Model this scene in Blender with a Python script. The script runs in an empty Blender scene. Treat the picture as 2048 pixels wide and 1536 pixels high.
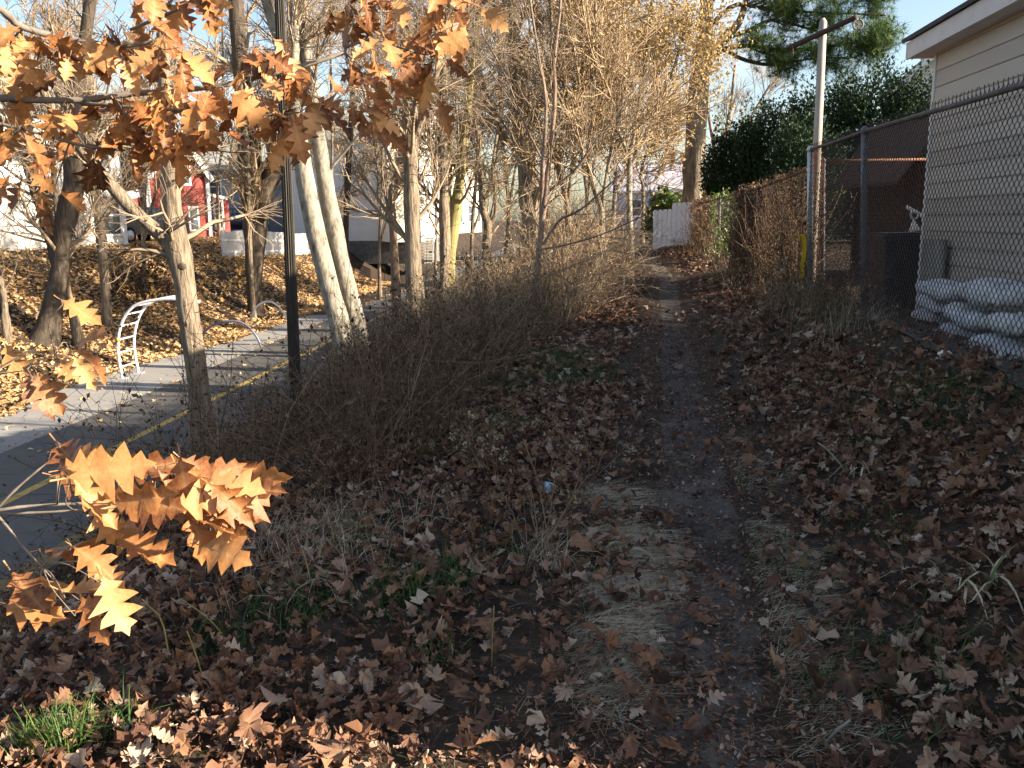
import bpy, math, random
import numpy as np
from mathutils import Matrix, Vector
rng = np.random.default_rng(7); random.seed(7)
S = bpy.context.scene; COL = S.collection
# ------------------------------------------------------------------ camera, light, exposure
FP = 1700.0; PITCH = 10.9; ROLL = -0.8; EYE = np.array([0, 0, 1.6])
SUN_EL = 22.0; SUN_AZ = 104.0          # azimuth clockwise from +Y (the view direction)
SUN_E = 5.0; SKY_E = 0.07; EXPO = 1.95
def _rx(a):
    c, s = math.cos(a), math.sin(a); return np.array([[1, 0, 0], [0, c, -s], [0, s, c]])
def _rz(a):
    c, s = math.cos(a), math.sin(a); return np.array([[c, -s, 0], [s, c, 0], [0, 0, 1]])
CM = _rx(math.radians(90 - PITCH)) @ _rz(math.radians(ROLL))
cam = bpy.data.objects.new('camera', bpy.data.cameras.new('camera')); COL.objects.link(cam)
cam.data.sensor_width = 36; cam.data.lens = 36 * FP / 2048; cam.data.clip_start = .05; cam.data.clip_end = 3000
cam.matrix_world = Matrix.Translation(EYE.tolist()) @ Matrix(CM.tolist()).to_4x4()
S.camera = cam
W = bpy.data.worlds.new('World'); S.world = W; W.use_nodes = True
wn = W.node_tree.nodes; wl = W.node_tree.links
sky = wn.new('ShaderNodeTexSky'); sky.sky_type = 'NISHITA'; sky.sun_disc = False
sky.sun_elevation = math.radians(SUN_EL); sky.sun_rotation = math.radians(SUN_AZ)
sky.air_density = 1.0; sky.dust_density = 1.6; sky.ozone_density = 1.0; sky.altitude = 20
bg = wn['Background']; bg.inputs[1].default_value = SKY_E
tcw = wn.new('ShaderNodeTexCoord'); mpw = wn.new('ShaderNodeMapping'); mpw.inputs['Scale'].default_value = (1.4, 1.4, 4.5); wl.new(tcw.outputs['Generated'], mpw.inputs[0])
nzw = wn.new('ShaderNodeTexNoise'); nzw.inputs['Scale'].default_value = 1.6; nzw.inputs['Detail'].default_value = 7; wl.new(mpw.outputs[0], nzw.inputs['Vector'])
crw = wn.new('ShaderNodeValToRGB'); crw.color_ramp.elements[0].position = .53; crw.color_ramp.elements[1].position = .70; wl.new(nzw.outputs['Fac'], crw.inputs[0])
mxw = wn.new('ShaderNodeMix'); mxw.data_type = 'RGBA'; wl.new(crw.outputs[0], mxw.inputs[0]); wl.new(sky.outputs[0], mxw.inputs[6]); mxw.inputs[7].default_value = (4.6, 4.8, 5.2, 1)
wl.new(mxw.outputs[2], bg.inputs[0])
sl = bpy.data.lights.new('sun', 'SUN'); sl.energy = SUN_E; sl.angle = math.radians(.53); sl.color = (1, .85, .66)
so = bpy.data.objects.new('sun', sl); COL.objects.link(so)
_e, _a = math.radians(SUN_EL), math.radians(SUN_AZ)
TOSUN = Vector((math.sin(_a) * math.cos(_e), math.cos(_a) * math.cos(_e), math.sin(_e)))
so.rotation_euler = TOSUN.to_track_quat('Z', 'Y').to_euler(); so.location = (20, -5, 20)
S.view_settings.view_transform = 'Standard'; S.view_settings.look = 'None'
S.view_settings.exposure = EXPO; S.view_settings.gamma = 1; S.view_settings.use_curve_mapping = False
S.cycles.max_bounces = 6; S.cycles.transparent_max_bounces = 8; S.cycles.diffuse_bounces = 3
S.cycles.use_denoising = True; S.cycles.use_adaptive_sampling = True; S.cycles.adaptive_threshold = .015
# ------------------------------------------------------------------ helpers
def ray(u, v): return CM @ np.array([(u - 1024) / FP, (768 - v) / FP, -1.0])
def P(u, v, y):
    r = ray(u, v); return EYE + r * (y / r[1])
def sm(t):
    t = np.clip(t, 0, 1); return t * t * (3 - 2 * t)
_lat = np.random.default_rng(3).random((256, 256))
def vnoise(x, y):
    xi, yi = np.floor(x).astype(int), np.floor(y).astype(int); fx, fy = sm(x - xi), sm(y - yi)
    g = lambda a, b: _lat[a & 255, b & 255]
    return (g(xi, yi) * (1 - fx) + g(xi + 1, yi) * fx) * (1 - fy) + (g(xi, yi + 1) * (1 - fx) + g(xi + 1, yi + 1) * fx) * fy
DPY = np.array([-20, 2.25, 3.9, 5.2, 6.5, 8.7, 11.3, 15, 20, 30, 60.]); DPX = np.array([-2.5, .57, .91, 1.14, 1.38, 1.77, 2.19, 2.82, 3.7, 4.6, 7.])
def dpx(y): return np.interp(y, DPY, DPX)            # middle of the dirt path
def fcx(y): return 3.76 - .147 * (9 - np.asarray(y, float))   # line of the chain link fence
def pcx(y): return -6.75 + .075 * (np.asarray(y, float) - 10.9)   # middle of the paved path
def H(x, y, carve=True):
    x = np.asarray(x, float); y = np.asarray(y, float)
    s = x - pcx(y)
    tl = np.clip((-s - 3.7) / (8 - 1.4 * sm((y - 28) / 8)), 0, 1); zl = -2 + 2.9 * sm(tl)
    tr = np.clip((s - 1.9) / 4.0, 0, 1); zr = -2 + 2 * (.6 * tr + .4 * sm(tr))
    d = dpx(y)
    A = .6 - .35 * sm((y - 10) / 7)
    rise = A * sm((x - d - .35) / np.maximum(fcx(y) - d - .35, .5))
    ramp = .5 * sm((y - 15) / 15) * sm(tr)
    rise = rise - .24 * sm((x - fcx(y) - .1) / .5) * sm((14 - y) / 3)
    z = np.where(s < 0, zl, zr + rise + ramp)
    off = sm((np.abs(s + .9) - 3.1) / 1.2)
    z = z + off * ((vnoise(x * 1.3, y * 1.3) - .5) * .10 + (vnoise(x * 4.1 + 9, y * 4.1) - .5) * .035)
    if carve: z = z - .05 * np.exp(-((x - d) / .3) ** 2)
    return z
def Hs(x, y): return float(H(np.array([x]), np.array([y]))[0])
def G(u, v):
    r = ray(u, v); t = np.linspace(1.2, 140, 6000); p = EYE + r[None] * t[:, None]
    k = np.argmax(p[:, 2] < H(p[:, 0], p[:, 1])); return p[k]
def unit(v): return v / np.maximum(np.linalg.norm(v, axis=-1, keepdims=True), 1e-9)
def mesh_of(name, V, polys, smooth=True, tint=None, mats=None, mid=None):
    """V (n,3); polys list of (m,k) index arrays."""
    me = bpy.data.meshes.new(name); V = np.asarray(V, np.float32)
    polys = [np.asarray(p, np.int32) for p in polys if len(p)]
    me.vertices.add(len(V)); me.vertices.foreach_set('co', V.ravel())
    nl = sum(p.size for p in polys); nf = sum(len(p) for p in polys)
    me.loops.add(nl); me.loops.foreach_set('vertex_index', np.concatenate([p.ravel() for p in polys]))
    tot = np.concatenate([np.full(len(p), p.shape[1], np.int32) for p in polys]); st = np.concatenate([[0], np.cumsum(tot)[:-1]]).astype(np.int32)
    me.polygons.add(nf); me.polygons.foreach_set('loop_start', st)
    me.polygons.foreach_set('use_smooth', np.full(nf, smooth, bool))
    if tint is not None: me.attributes.new('tint', 'FLOAT', 'POINT').data.foreach_set('value', np.asarray(tint, np.float32))
    if mid is not None: me.attributes.new('mid', 'FLOAT', 'POINT').data.foreach_set('value', np.asarray(mid, np.float32))
    me.update(calc_edges=True); me.validate()
    return me
class MB:
    def __init__(s): s.V = []; s.F = []; s.T = []; s.n = 0; s.tinted = False
    def add(s, V, *polys, tint=None):
        V = np.asarray(V, float).reshape(-1, 3)
        s.V.append(V); s.F += [np.asarray(p, int) + s.n for p in polys]; s.n += len(V)
        if tint is None: s.T.append(np.zeros(len(V)))
        else: s.T.append(np.broadcast_to(np.asarray(tint, float), (len(V),))); s.tinted = True
        return s
    def box(s, c, d, R=None):
        v = np.array([[x, y, z] for x in (-.5, .5) for y in (-.5, .5) for z in (-.5, .5)]) * np.array(d)
        if R is not None: v = v @ np.asarray(R).T
        return s.add(v + np.array(c), [[0, 1, 3, 2], [4, 6, 7, 5], [0, 4, 5, 1], [2, 3, 7, 6], [0, 2, 6, 4], [1, 5, 7, 3]])
    def beam(s, a, b, w, h):
        a = np.array(a, float); b = np.array(b, float); t = unit(b - a); up = np.array([0, 0, 1.]) if abs(t[2]) < .95 else np.array([0, 1., 0])
        x = unit(np.cross(t, up)); z = np.cross(x, t); L = np.linalg.norm(b - a)
        return s.box((a + b) / 2, (w, L, h), np.stack([x, t, z], 1))
    def tube(s, pts, rad, sides=6, cap=True):
        pts = np.asarray(pts, float); rad = np.broadcast_to(np.asarray(rad, float), (len(pts),))
        V, F = tubes(pts[None], rad[None], sides); n = len(V)
        s.add(V, F, *( [np.arange(sides)[None, ::-1], np.arange(n - sides, n)[None]] if cap else []))
        return s
    def mesh(s, name, smooth=False): return mesh_of(name, np.concatenate(s.V), s.F, smooth, np.concatenate(s.T) if s.tinted else None)
def tubes(pts, rad, sides):
    N, K, _ = pts.shape
    t = np.empty_like(pts); t[:, 1:-1] = pts[:, 2:] - pts[:, :-2]; t[:, 0] = pts[:, 1] - pts[:, 0]; t[:, -1] = pts[:, -1] - pts[:, -2]; t = unit(t)
    m = unit(pts[:, -1] - pts[:, 0]); ref = np.zeros_like(m); ref[np.arange(N), np.argmin(np.abs(m), 1)] = 1
    u = unit(np.cross(t, ref[:, None, :])); w = np.cross(t, u)
    a = np.linspace(0, 2 * np.pi, sides, endpoint=False)
    V = pts[:, :, None] + rad[:, :, None, None] * (np.cos(a)[None, None, :, None] * u[:, :, None] + np.sin(a)[None, None, :, None] * w[:, :, None])
    b = (np.arange(N) * K * sides)[:, None, None] + (np.arange(K - 1) * sides)[None, :, None]
    i = np.arange(sides)[None, None]; j = (i + 1) % sides
    F = np.stack([b + i, b + j, b + j + sides, b + i + sides], -1).reshape(-1, 4)
    return V.reshape(-1, 3), F
def obj(name, me, mat=None, parent=None, **props):
    o = bpy.data.objects.new(name, me); COL.objects.link(o)
    if mat is not None and len(me.materials) == 0: me.materials.append(mat)
    if parent is not None:
        o.parent = parent
        if parent.type == 'EMPTY': o.matrix_parent_inverse = Matrix.Translation(-parent.location)
    for k, v in props.items(): o[k] = v
    return o
def thing(name, label, cat, loc, group=None):
    o = bpy.data.objects.new(name, None); COL.objects.link(o); o.location = [float(c) for c in loc]; o.empty_display_size = .2
    o['label'] = label; o['category'] = cat
    if group: o['group'] = group
    return o
def one(name, me, mat, label, cat, group=None):
    o = obj(name, me, mat, label=label, category=cat)
    if group: o['group'] = group
    return o
def interp(pts, K):
    """Catmull-Rom resample of an (n,d) polyline to K rows."""
    p = np.asarray(pts, float); n = len(p)
    if n == 2: p = np.stack([p[0], (p[0] + p[1]) / 2, p[1]]); n = 3
    q = np.vstack([2 * p[0] - p[1], p, 2 * p[-1] - p[-2]]); t = np.linspace(0, n - 1 - 1e-6, K); i = t.astype(int); f = (t - i)[:, None]
    a, b, c, d = q[i], q[i + 1], q[i + 2], q[i + 3]
    return .5 * (2 * b + (c - a) * f + (2 * a - 5 * b + 4 * c - d) * f ** 2 + (3 * b - a - 3 * c + d) * f ** 3)
# ------------------------------------------------------------------ materials
def mat(name, cols, scale=6, rough=.85, bump=.3, stretch=(1, 1, 1), attr=None, transl=0, mix=.5, spec=.25, metal=0, detail=6, bscale=None, bdist=.02, wave=None, mid=False):
    m = bpy.data.materials.new(name); m.use_nodes = True; nt = m.node_tree; N = nt.nodes; L = nt.links
    b = N['Principled BSDF']; b.inputs['Roughness'].default_value = rough; b.inputs['Specular IOR Level'].default_value = spec; b.inputs['Metallic'].default_value = metal
    tc = N.new('ShaderNodeTexCoord'); mp = N.new('ShaderNodeMapping'); mp.inputs['Scale'].default_value = stretch; L.new(tc.outputs['Object'], mp.inputs[0])
    no = N.new('ShaderNodeTexNoise'); no.inputs['Scale'].default_value = scale; no.inputs['Detail'].default_value = detail; no.inputs['Roughness'].default_value = .62; L.new(mp.outputs[0], no.inputs['Vector'])
    cr = N.new('ShaderNodeValToRGB'); el = cr.color_ramp.elements
    n = len(cols)
    lo, hi = (.28, .72) if attr is None else (0., 1.)
    while len(el) < n: el.new(.5)
    for i, c in enumerate(cols): el[i].position = lo + (hi - lo) * i / max(n - 1, 1); el[i].color = (*c, 1)
    if n == 1: el[1].color = (*cols[0], 1)
    fac = no.outputs['Fac']
    if attr:
        if attr == 'random': src = N.new('ShaderNodeObjectInfo').outputs['Random']
        else:
            at = N.new('ShaderNodeAttribute'); at.attribute_name = attr; src = at.outputs['Fac']
        ma = N.new('ShaderNodeMath'); ma.operation = 'MULTIPLY_ADD'; L.new(no.outputs['Fac'], ma.inputs[0]); ma.inputs[1].default_value = mix; 
        ad = N.new('ShaderNodeMath'); ad.operation = 'SUBTRACT'; L.new(src, ad.inputs[0]); ad.inputs[1].default_value = mix * .5; L.new(ad.outputs[0], ma.inputs[2]); fac = ma.outputs[0]
    L.new(fac, cr.inputs[0]); colout = cr.outputs[0]
    if mid:   # paler midrib
        a2 = N.new('ShaderNodeAttribute'); a2.attribute_name = 'mid'
        pw = N.new('ShaderNodeMath'); pw.operation = 'POWER'; L.new(a2.outputs['Fac'], pw.inputs[0]); pw.inputs[1].default_value = 5
        mx = N.new('ShaderNodeMix'); mx.data_type = 'RGBA'; mu = N.new('ShaderNodeMath'); mu.operation = 'MULTIPLY'; L.new(pw.outputs[0], mu.inputs[0]); mu.inputs[1].default_value = .45
        L.new(mu.outputs[0], mx.inputs[0]); L.new(colout, mx.inputs[6]); mx.inputs[7].default_value = (.55, .33, .15, 1); colout = mx.outputs[2]
    L.new(colout, b.inputs['Base Color'])
    if bump:
        bp = N.new('ShaderNodeBump'); bp.inputs['Strength'].default_value = bump; bp.inputs['Distance'].default_value = bdist
        hsrc = no.outputs['Fac']
        if bscale:
            n2 = N.new('ShaderNodeTexNoise'); n2.inputs['Scale'].default_value = bscale; n2.inputs['Detail'].default_value = 5; L.new(mp.outputs[0], n2.inputs['Vector']); hsrc = n2.outputs['Fac']
        if wave:
            wv = N.new('ShaderNodeTexWave'); wv.wave_type = 'BANDS'; wv.bands_direction = 'Z'; wv.wave_profile = 'SAW'; wv.inputs['Scale'].default_value = wave; L.new(tc.outputs['Object'], wv.inputs[0]); hsrc = wv.outputs['Fac']
        L.new(hsrc, bp.inputs['Height']); L.new(bp.outputs[0], b.inputs['Normal'])
    if transl:
        tr = N.new('ShaderNodeBsdfTranslucent'); L.new(colout, tr.inputs[0]); ms = N.new('ShaderNodeMixShader'); ms.inputs[0].default_value = transl
        L.new(b.outputs[0], ms.inputs[1]); L.new(tr.outputs[0], ms.inputs[2]); L.new(ms.outputs[0], N['Material Output'].inputs[0])
    return m
LEAFC = [(.035, .019, .013), (.11, .055, .036), (.18, .095, .058), (.25, .125, .065), (.30, .20, .14), (.46, .36, .27)]
BANKC = [(.32, .17, .075), (.48, .29, .13), (.58, .39, .19), (.64, .48, .28)]
M_ = {}
M_['leaf'] = mat('fallen_leaf', LEAFC, 14, .7, .25, attr='random', transl=.12, mix=.35, bdist=.004, mid=True)
M_['litter'] = mat('leaf_litter', LEAFC, 14, .7, .25, attr='tint', transl=.12, mix=.3, bdist=.004)
M_['bank'] = mat('bank_leaf', BANKC, 8, .75, 0, attr='tint', transl=.1, mix=.2)
M_['oak'] = mat('oak_leaf', [(.12, .045, .02), (.31, .12, .04), (.43, .195, .065), (.50, .275, .115)], 14, .5, .4, attr='random', transl=.26, mix=.8, spec=.4, bdist=.004, mid=True)
M_['tan'] = mat('tan_leaf', [(.24, .16, .07), (.40, .29, .13), (.53, .42, .23)], 4, .7, 0, attr='tint', transl=.25, mix=.2)
M_['needle'] = mat('pine_needle', [(.04, .08, .025), (.085, .145, .045), (.15, .21, .065)], 3, .6, 0, attr='tint', transl=.2, mix=.3)
M_['hedge'] = mat('hedge_leaf', [(.014, .032, .018), (.03, .06, .03), (.06, .10, .035)], 3, .6, 0, attr='tint', transl=.12, mix=.3)
M_['ivy'] = mat('ivy_leaf', [(.05, .10, .02), (.11, .18, .035), (.24, .28, .07)], 3, .4, 0, attr='tint', transl=.25, mix=.2, spec=.5)
M_['vine'] = mat('dead_vine', [(.025, .014, .009), (.095, .056, .033), (.30, .20, .115)], 5, .8, 0, attr='tint', transl=.1, mix=.2)
M_['vinestem'] = mat('vine_stem', [(.06, .038, .024), (.16, .105, .065)], 5, .9, 0)
M_['brush'] = mat('dead_brush', [(.032, .020, .012), (.125, .080, .048), (.27, .185, .11), (.46, .35, .22)], 5, .85, 0, attr='tint', mix=.3)
M_['straw'] = mat('dry_grass', [(.10, .08, .05), (.33, .265, .175), (.56, .48, .35)], 5, .7, 0, attr='tint', mix=.2, transl=.1)
M_['grass'] = mat('green_grass', [(.018, .045, .014), (.045, .10, .022), (.12, .17, .04)], 5, .55, 0, attr='tint', mix=.2, transl=.2)
M_['ground'] = mat('ground', [(.016, .011, .008), (.04, .027, .018), (.08, .054, .034)], 7, .95, .8, bscale=30, bdist=.03)
M_['dirt'] = mat('dirt_path', [(.022, .018, .015), (.075, .063, .052), (.15, .128, .106)], 3.5, .95, .9, bscale=38, bdist=.025, detail=9)
M_['gravel'] = mat('gravel', [(.035, .029, .023), (.085, .072, .058), (.20, .175, .145)], 40, .95, .8, bdist=.02)
M_['asphalt'] = mat('asphalt', [(.075, .073, .071), (.108, .104, .098)], 2.2, .85, .35, bscale=120, bdist=.006, detail=10)
M_['pad'] = mat('old_asphalt', [(.22, .215, .205), (.29, .28, .265)], 1.8, .9, .35, bscale=90, bdist=.006, detail=10)
M_['yellow'] = mat('worn_yellow_paint', [(.20, .15, .06), (.42, .29, .075), (.48, .34, .10)], 9, .8, .2, bdist=.003)
M_['edge'] = mat('sandy_edge', [(.14, .105, .05), (.22, .165, .08)], 6, .95, .4, bscale=60)
BST = (1, 1, .16)
M_['bark'] = mat('bark', [(.06, .046, .033), (.20, .158, .112), (.32, .26, .19)], 17, .9, 1., BST, bdist=.07, detail=9)
M_['barkgrey'] = mat('bark_grey', [(.06, .052, .04), (.19, .17, .135), (.28, .255, .205), (.32, .295, .24)], 9, .9, .9, (1, 1, .45), bdist=.03)
M_['barkdark'] = mat('bark_dark', [(.030, .023, .018), (.075, .06, .046), (.12, .095, .07)], 12, .95, 1., BST, bdist=.05)
M_['barkpine'] = mat('bark_pine', [(.09, .072, .055), (.22, .185, .145), (.33, .285, .225)], 8, .95, 1., (1, 1, .4), bdist=.06)
M_['barkred'] = mat('bark_red', [(.11, .07, .05), (.21, .145, .105), (.32, .25, .19)], 10, .8, .4, (1, 1, .4), bdist=.01)
M_['mossy'] = mat('bark_mossy', [(.11, .09, .04), (.26, .22, .09), (.33, .28, .13)], 10, .9, .8, BST, bdist=.04)
M_['twig'] = mat('twig', [(.19, .14, .095), (.30, .235, .165)], 3, .85, 0)
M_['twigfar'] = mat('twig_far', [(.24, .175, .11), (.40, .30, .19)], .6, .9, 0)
M_['oakwood'] = mat('oak_twig', [(.10, .085, .07), (.22, .19, .16)], 30, .8, .4, bdist=.004)
M_['siding'] = mat('vinyl_siding', [(.34, .295, .25), (.42, .37, .315), (.46, .41, .35)], 1.3, .6, .1, (1, .5, 2.5), bdist=.003, spec=.3, attr='random', mix=.9)
M_['trim'] = mat('house_trim', [(.58, .535, .50), (.66, .61, .57)], 4, .6, .05)
M_['shingle'] = mat('roof_shingle', [(.05, .045, .045), (.10, .09, .088)], 12, .95, .5)
M_['galv'] = mat('galvanised_steel', [(.42, .42, .41), (.60, .60, .59)], 14, .5, .15, metal=.35, spec=.5, bdist=.003)
M_['oldsteel'] = mat('weathered_steel', [(.10, .095, .095), (.19, .18, .18)], 18, .7, .3, metal=.2, bdist=.004)
M_['rail'] = mat('stained_rail', [(.055, .04, .038), (.11, .085, .08), (.17, .14, .13)], 16, .75, .3, metal=.1, bdist=.004)
M_['rust'] = mat('rusty_steel', [(.07, .035, .022), (.19, .09, .05), (.26, .14, .085)], 25, .85, .3, bdist=.003)
M_['wire'] = mat('fence_wire', [(.055, .045, .042), (.11, .085, .075)], 8, .7, 0, metal=.2)
M_['pole'] = mat('weathered_pole', [(.27, .235, .20), (.48, .43, .38)], 9, .85, .5, (1, 1, .1), bdist=.01)
M_['brown'] = mat('brown_boards', [(.045, .03, .024), (.085, .058, .046)], 6, .85, .3, (1, 1, .2), bdist=.006)
M_['darkbrown'] = mat('dark_boards', [(.02, .014, .011), (.04, .028, .02)], 6, .9, .3, bdist=.006)
M_['bin'] = mat('black_plastic', [(.012, .012, .014), (.03, .03, .033)], 5, .5, .1, bdist=.004, spec=.4)
M_['sack'] = mat('white_sack', [(.22, .21, .19), (.55, .54, .53), (.66, .65, .65), (.72, .71, .71)], 5, .55, 1., bscale=16, bdist=.05)
M_['white'] = mat('white_paint', [(.72, .72, .70), (.80, .80, .78)], 4, .6, .06)
M_['pvc'] = mat('white_vinyl', [(.80, .80, .84), (.85, .85, .88)], 4, .4, .05)
M_['whitesid'] = mat('white_clapboard', [(.70, .70, .66), (.78, .78, .75)], 2, .7, .5, wave=1.2, bdist=.03)
M_['cream'] = mat('cream_clapboard', [(.62, .60, .48), (.70, .68, .56)], 2, .7, .5, wave=1.2, bdist=.03)
M_['shadedsage'] = mat('shaded_sage_clapboard', [(.33, .37, .34), (.40, .44, .40)], 2, .7, .5, wave=1.2, bdist=.03)
M_['greysid'] = mat('grey_clapboard', [(.24, .25, .27), (.31, .32, .34)], 2, .7, .5, wave=1.2, bdist=.03)
M_['lilac'] = mat('lilac_clapboard', [(.34, .33, .40), (.42, .41, .47)], 2, .7, .5, wave=1.2, bdist=.03)
M_['redsid'] = mat('red_clapboard', [(.22, .045, .04), (.29, .065, .055)], 2, .7, .5, wave=1.4, bdist=.03)
M_['brick'] = mat('chimney_brick', [(.20, .08, .05), (.30, .13, .09)], 14, .9, .4)
M_['stone'] = mat('foundation_stone', [(.07, .07, .068), (.20, .195, .18)], 5, .95, .8, bdist=.03)
M_['greyroof'] = mat('grey_roof', [(.16, .175, .175), (.23, .245, .24)], 6, .9, .3)
M_['glass'] = mat('window_glass', [(.05, .06, .07), (.09, .10, .12)], 2, .08, 0, spec=.6)
M_['lamp'] = mat('dark_metal', [(.018, .016, .013), (.055, .046, .036)], 22, .7, .4, (1, 1, .15), metal=.2, bdist=.002, spec=.5)
M_['alu'] = mat('painted_tube', [(.55, .55, .58), (.68, .68, .70)], 9, .35, .05, metal=.2, spec=.5)
M_['bluesteel'] = mat('blue_grey_tube', [(.10, .11, .17), (.17, .18, .24)], 9, .4, .05, metal=.3)
M_['tape'] = mat('yellow_tape', [(.62, .42, .01), (.75, .54, .02)], 9, .5, .1, transl=.2)
M_['bluecar'] = mat('blue_car_paint', [(.012, .035, .10), (.02, .055, .14)], 2, .2, 0, spec=.6)
M_['tealcar'] = mat('teal_car_paint', [(.06, .13, .13), (.09, .17, .17)], 2, .25, 0, spec=.6)
M_['darkcar'] = mat('dark_car_paint', [(.012, .015, .03), (.02, .025, .045)], 2, .2, 0, spec=.6)
M_['rubber'] = mat('rubber', [(.015, .015, .015), (.025, .025, .025)], 8, .9, 0)
M_['wood'] = mat('grey_wood', [(.17, .15, .125), (.34, .31, .27)], 9, .9, .5, (1, 1, .3), bdist=.01)
M_['cloth'] = mat('dark_olive_cloth', [(.02, .022, .015), (.05, .052, .03)], 9, .9, .2)
M_['skin'] = mat('skin', [(.42, .25, .18), (.50, .31, .23)], 9, .6, 0)
M_['trousers'] = mat('dark_trousers', [(.012, .013, .018), (.025, .026, .033)], 9, .9, .2)
M_['foam'] = mat('white_foam', [(.62, .58, .52), (.78, .74, .68)], 30, .8, .4, bdist=.01)
M_['blueplastic'] = mat('pale_blue_plastic', [(.22, .38, .42), (.42, .56, .60)], 20, .35, .5, bdist=.02)
M_['green'] = mat('green_plastic', [(.01, .16, .09), (.02, .22, .12)], 5, .5, 0)
M_['cheese'] = mat('bleached_leaf', [(.30, .24, .14), (.48, .42, .27), (.56, .50, .36)], 12, .6, .2, transl=.15, bdist=.003)
M_['yellowgreen'] = mat('yellow_green_stalk', [(.22, .20, .06), (.36, .30, .11)], 12, .6, .1, transl=.1)
def cracks(m, sc, wid, dark):
    nt = m.node_tree; N = nt.nodes; L = nt.links; b = N['Principled BSDF']; src = b.inputs['Base Color'].links[0].from_socket
    tc = N.new('ShaderNodeTexCoord'); ns = N.new('ShaderNodeTexNoise'); ns.inputs['Scale'].default_value = 1.3; L.new(tc.outputs['Object'], ns.inputs['Vector'])
    va = N.new('ShaderNodeVectorMath'); va.operation = 'MULTIPLY_ADD'; L.new(ns.outputs['Color'], va.inputs[0]); va.inputs[1].default_value = (1.2, 1.2, 0); L.new(tc.outputs['Object'], va.inputs[2])
    vo = N.new('ShaderNodeTexVoronoi'); vo.feature = 'DISTANCE_TO_EDGE'; vo.inputs['Scale'].default_value = sc; L.new(va.outputs[0], vo.inputs['Vector'])
    cr = N.new('ShaderNodeValToRGB'); cr.color_ramp.elements[0].position = 0; cr.color_ramp.elements[1].position = wid; cr.color_ramp.elements[0].color = (dark, dark, dark, 1); cr.color_ramp.elements[1].color = (1, 1, 1, 1); L.new(vo.outputs['Distance'], cr.inputs[0])
    mx = N.new('ShaderNodeMix'); mx.data_type = 'RGBA'; mx.blend_type = 'MULTIPLY'; mx.inputs[0].default_value = 1; L.new(src, mx.inputs[6]); L.new(cr.outputs[0], mx.inputs[7]); L.new(mx.outputs[2], b.inputs['Base Color'])
cracks(M_['asphalt'], .45, .012, .35); cracks(M_['pad'], .7, .014, .45)
M_['yellow'].node_tree.nodes['Color Ramp'].color_ramp.elements[0].color = (.075, .07, .06, 1)
# ------------------------------------------------------------------ ground, paths
xs = np.concatenate([np.arange(-400, -40, 40), np.arange(-40, -12, 1), np.arange(-12, -7, .4), np.arange(-7, 6, .09), np.arange(6, 14, .4), np.arange(14, 40, 2), np.arange(40, 401, 40)])
ys = np.concatenate([np.arange(-60, 0, 4), np.arange(0, 1.2, .3), np.arange(1.2, 18, .1), np.arange(18, 45, .5), np.arange(45, 120, 3), np.arange(120, 601, 40)])
X, Y = np.meshgrid(xs, ys, indexing='ij'); Z = H(X, Y)
I = np.arange(X.size).reshape(X.shape)
ground = obj('ground', mesh_of('ground', np.stack([X, Y, Z], -1).reshape(-1, 3), [np.stack([I[:-1, :-1], I[1:, :-1], I[1:, 1:], I[:-1, 1:]], -1).reshape(-1, 4)]), M_['ground'], kind='structure')
def strip(name, m, ys, xl, xr, z, nx=2, kind='structure', parent=None):
    ys = np.asarray(ys, float); t = np.linspace(0, 1, nx)
    Xs = xl[:, None] * (1 - t) + xr[:, None] * t; Ys = np.repeat(ys[:, None], nx, 1)
    Zs = z(Xs, Ys) if callable(z) else np.full_like(Xs, z)
    I = np.arange(Xs.size).reshape(Xs.shape)
    me = mesh_of(name, np.stack([Xs, Ys, Zs], -1).reshape(-1, 3), [np.stack([I[:-1, :-1], I[:-1, 1:], I[1:, 1:], I[1:, :-1]], -1).reshape(-1, 4)])
    o = obj(name, me, m, parent)
    if kind: o['kind'] = kind
    return o
yy = np.arange(1.0, 30.5, .05)
wl_ = .27 + .10 * (vnoise(yy * 1.7, yy * 0 + 3) - .5) + .06 * (vnoise(yy * 6, yy * 0 + 8) - .5) + .03 * sm((yy - 5) / 4)
wr_ = .27 + .10 * (vnoise(yy * 1.5, yy * 0 + 31) - .5) + .06 * (vnoise(yy * 6, yy * 0 + 38) - .5) + .03 * sm((yy - 5) / 4)
strip('dirt_path', M_['dirt'], yy, dpx(yy) - wl_, dpx(yy) + wr_, lambda x, y: H(x, y) + .016 - .045 * (np.abs(x - dpx(y)) / .26) ** 4 + (vnoise(x * 9, y * 9) - .5) * .022 + (vnoise(x * 23, y * 23) - .5) * .012, 22)
yp = np.arange(-30, 130, 1.0)
pave = strip('paved_path', M_['asphalt'], yp, pcx(yp) - 1.72, pcx(yp) + 1.62, -1.988)
obj('centre_line', strip('tmp', M_['yellow'], yp, pcx(yp) - .075, pcx(yp) + .075, -1.984).data, M_['yellow'], pave)
bpy.data.objects.remove(bpy.data.objects['tmp'])
ye = np.arange(-30, 60, .4)
strip('path_verge', M_['edge'], ye, pcx(ye) + 1.62, pcx(ye) + 1.95 + .25 * (vnoise(ye, ye * 0) - .3), -1.990)
yq = np.arange(9, 34, .25)
strip('side_pad', M_['pad'], yq, pcx(yq) - 1.72 - (1.75 + .5 * sm((yq - 15) / 4) - .9 * sm((yq - 21) / 6) + .18 * (vnoise(yq * 1.3, yq * 0 + 5) - .5)), pcx(yq) - 1.72, -1.989)
yg = np.arange(3.0, 9.6, .2)
strip('gravel_strip', M_['gravel'], yg, fcx(yg) - .1 + .2 * (vnoise(yg * 2, yg * 0 + 7) - .5), fcx(yg) + 1.6, lambda x, y: H(x, y) + .02, 10)
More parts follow.
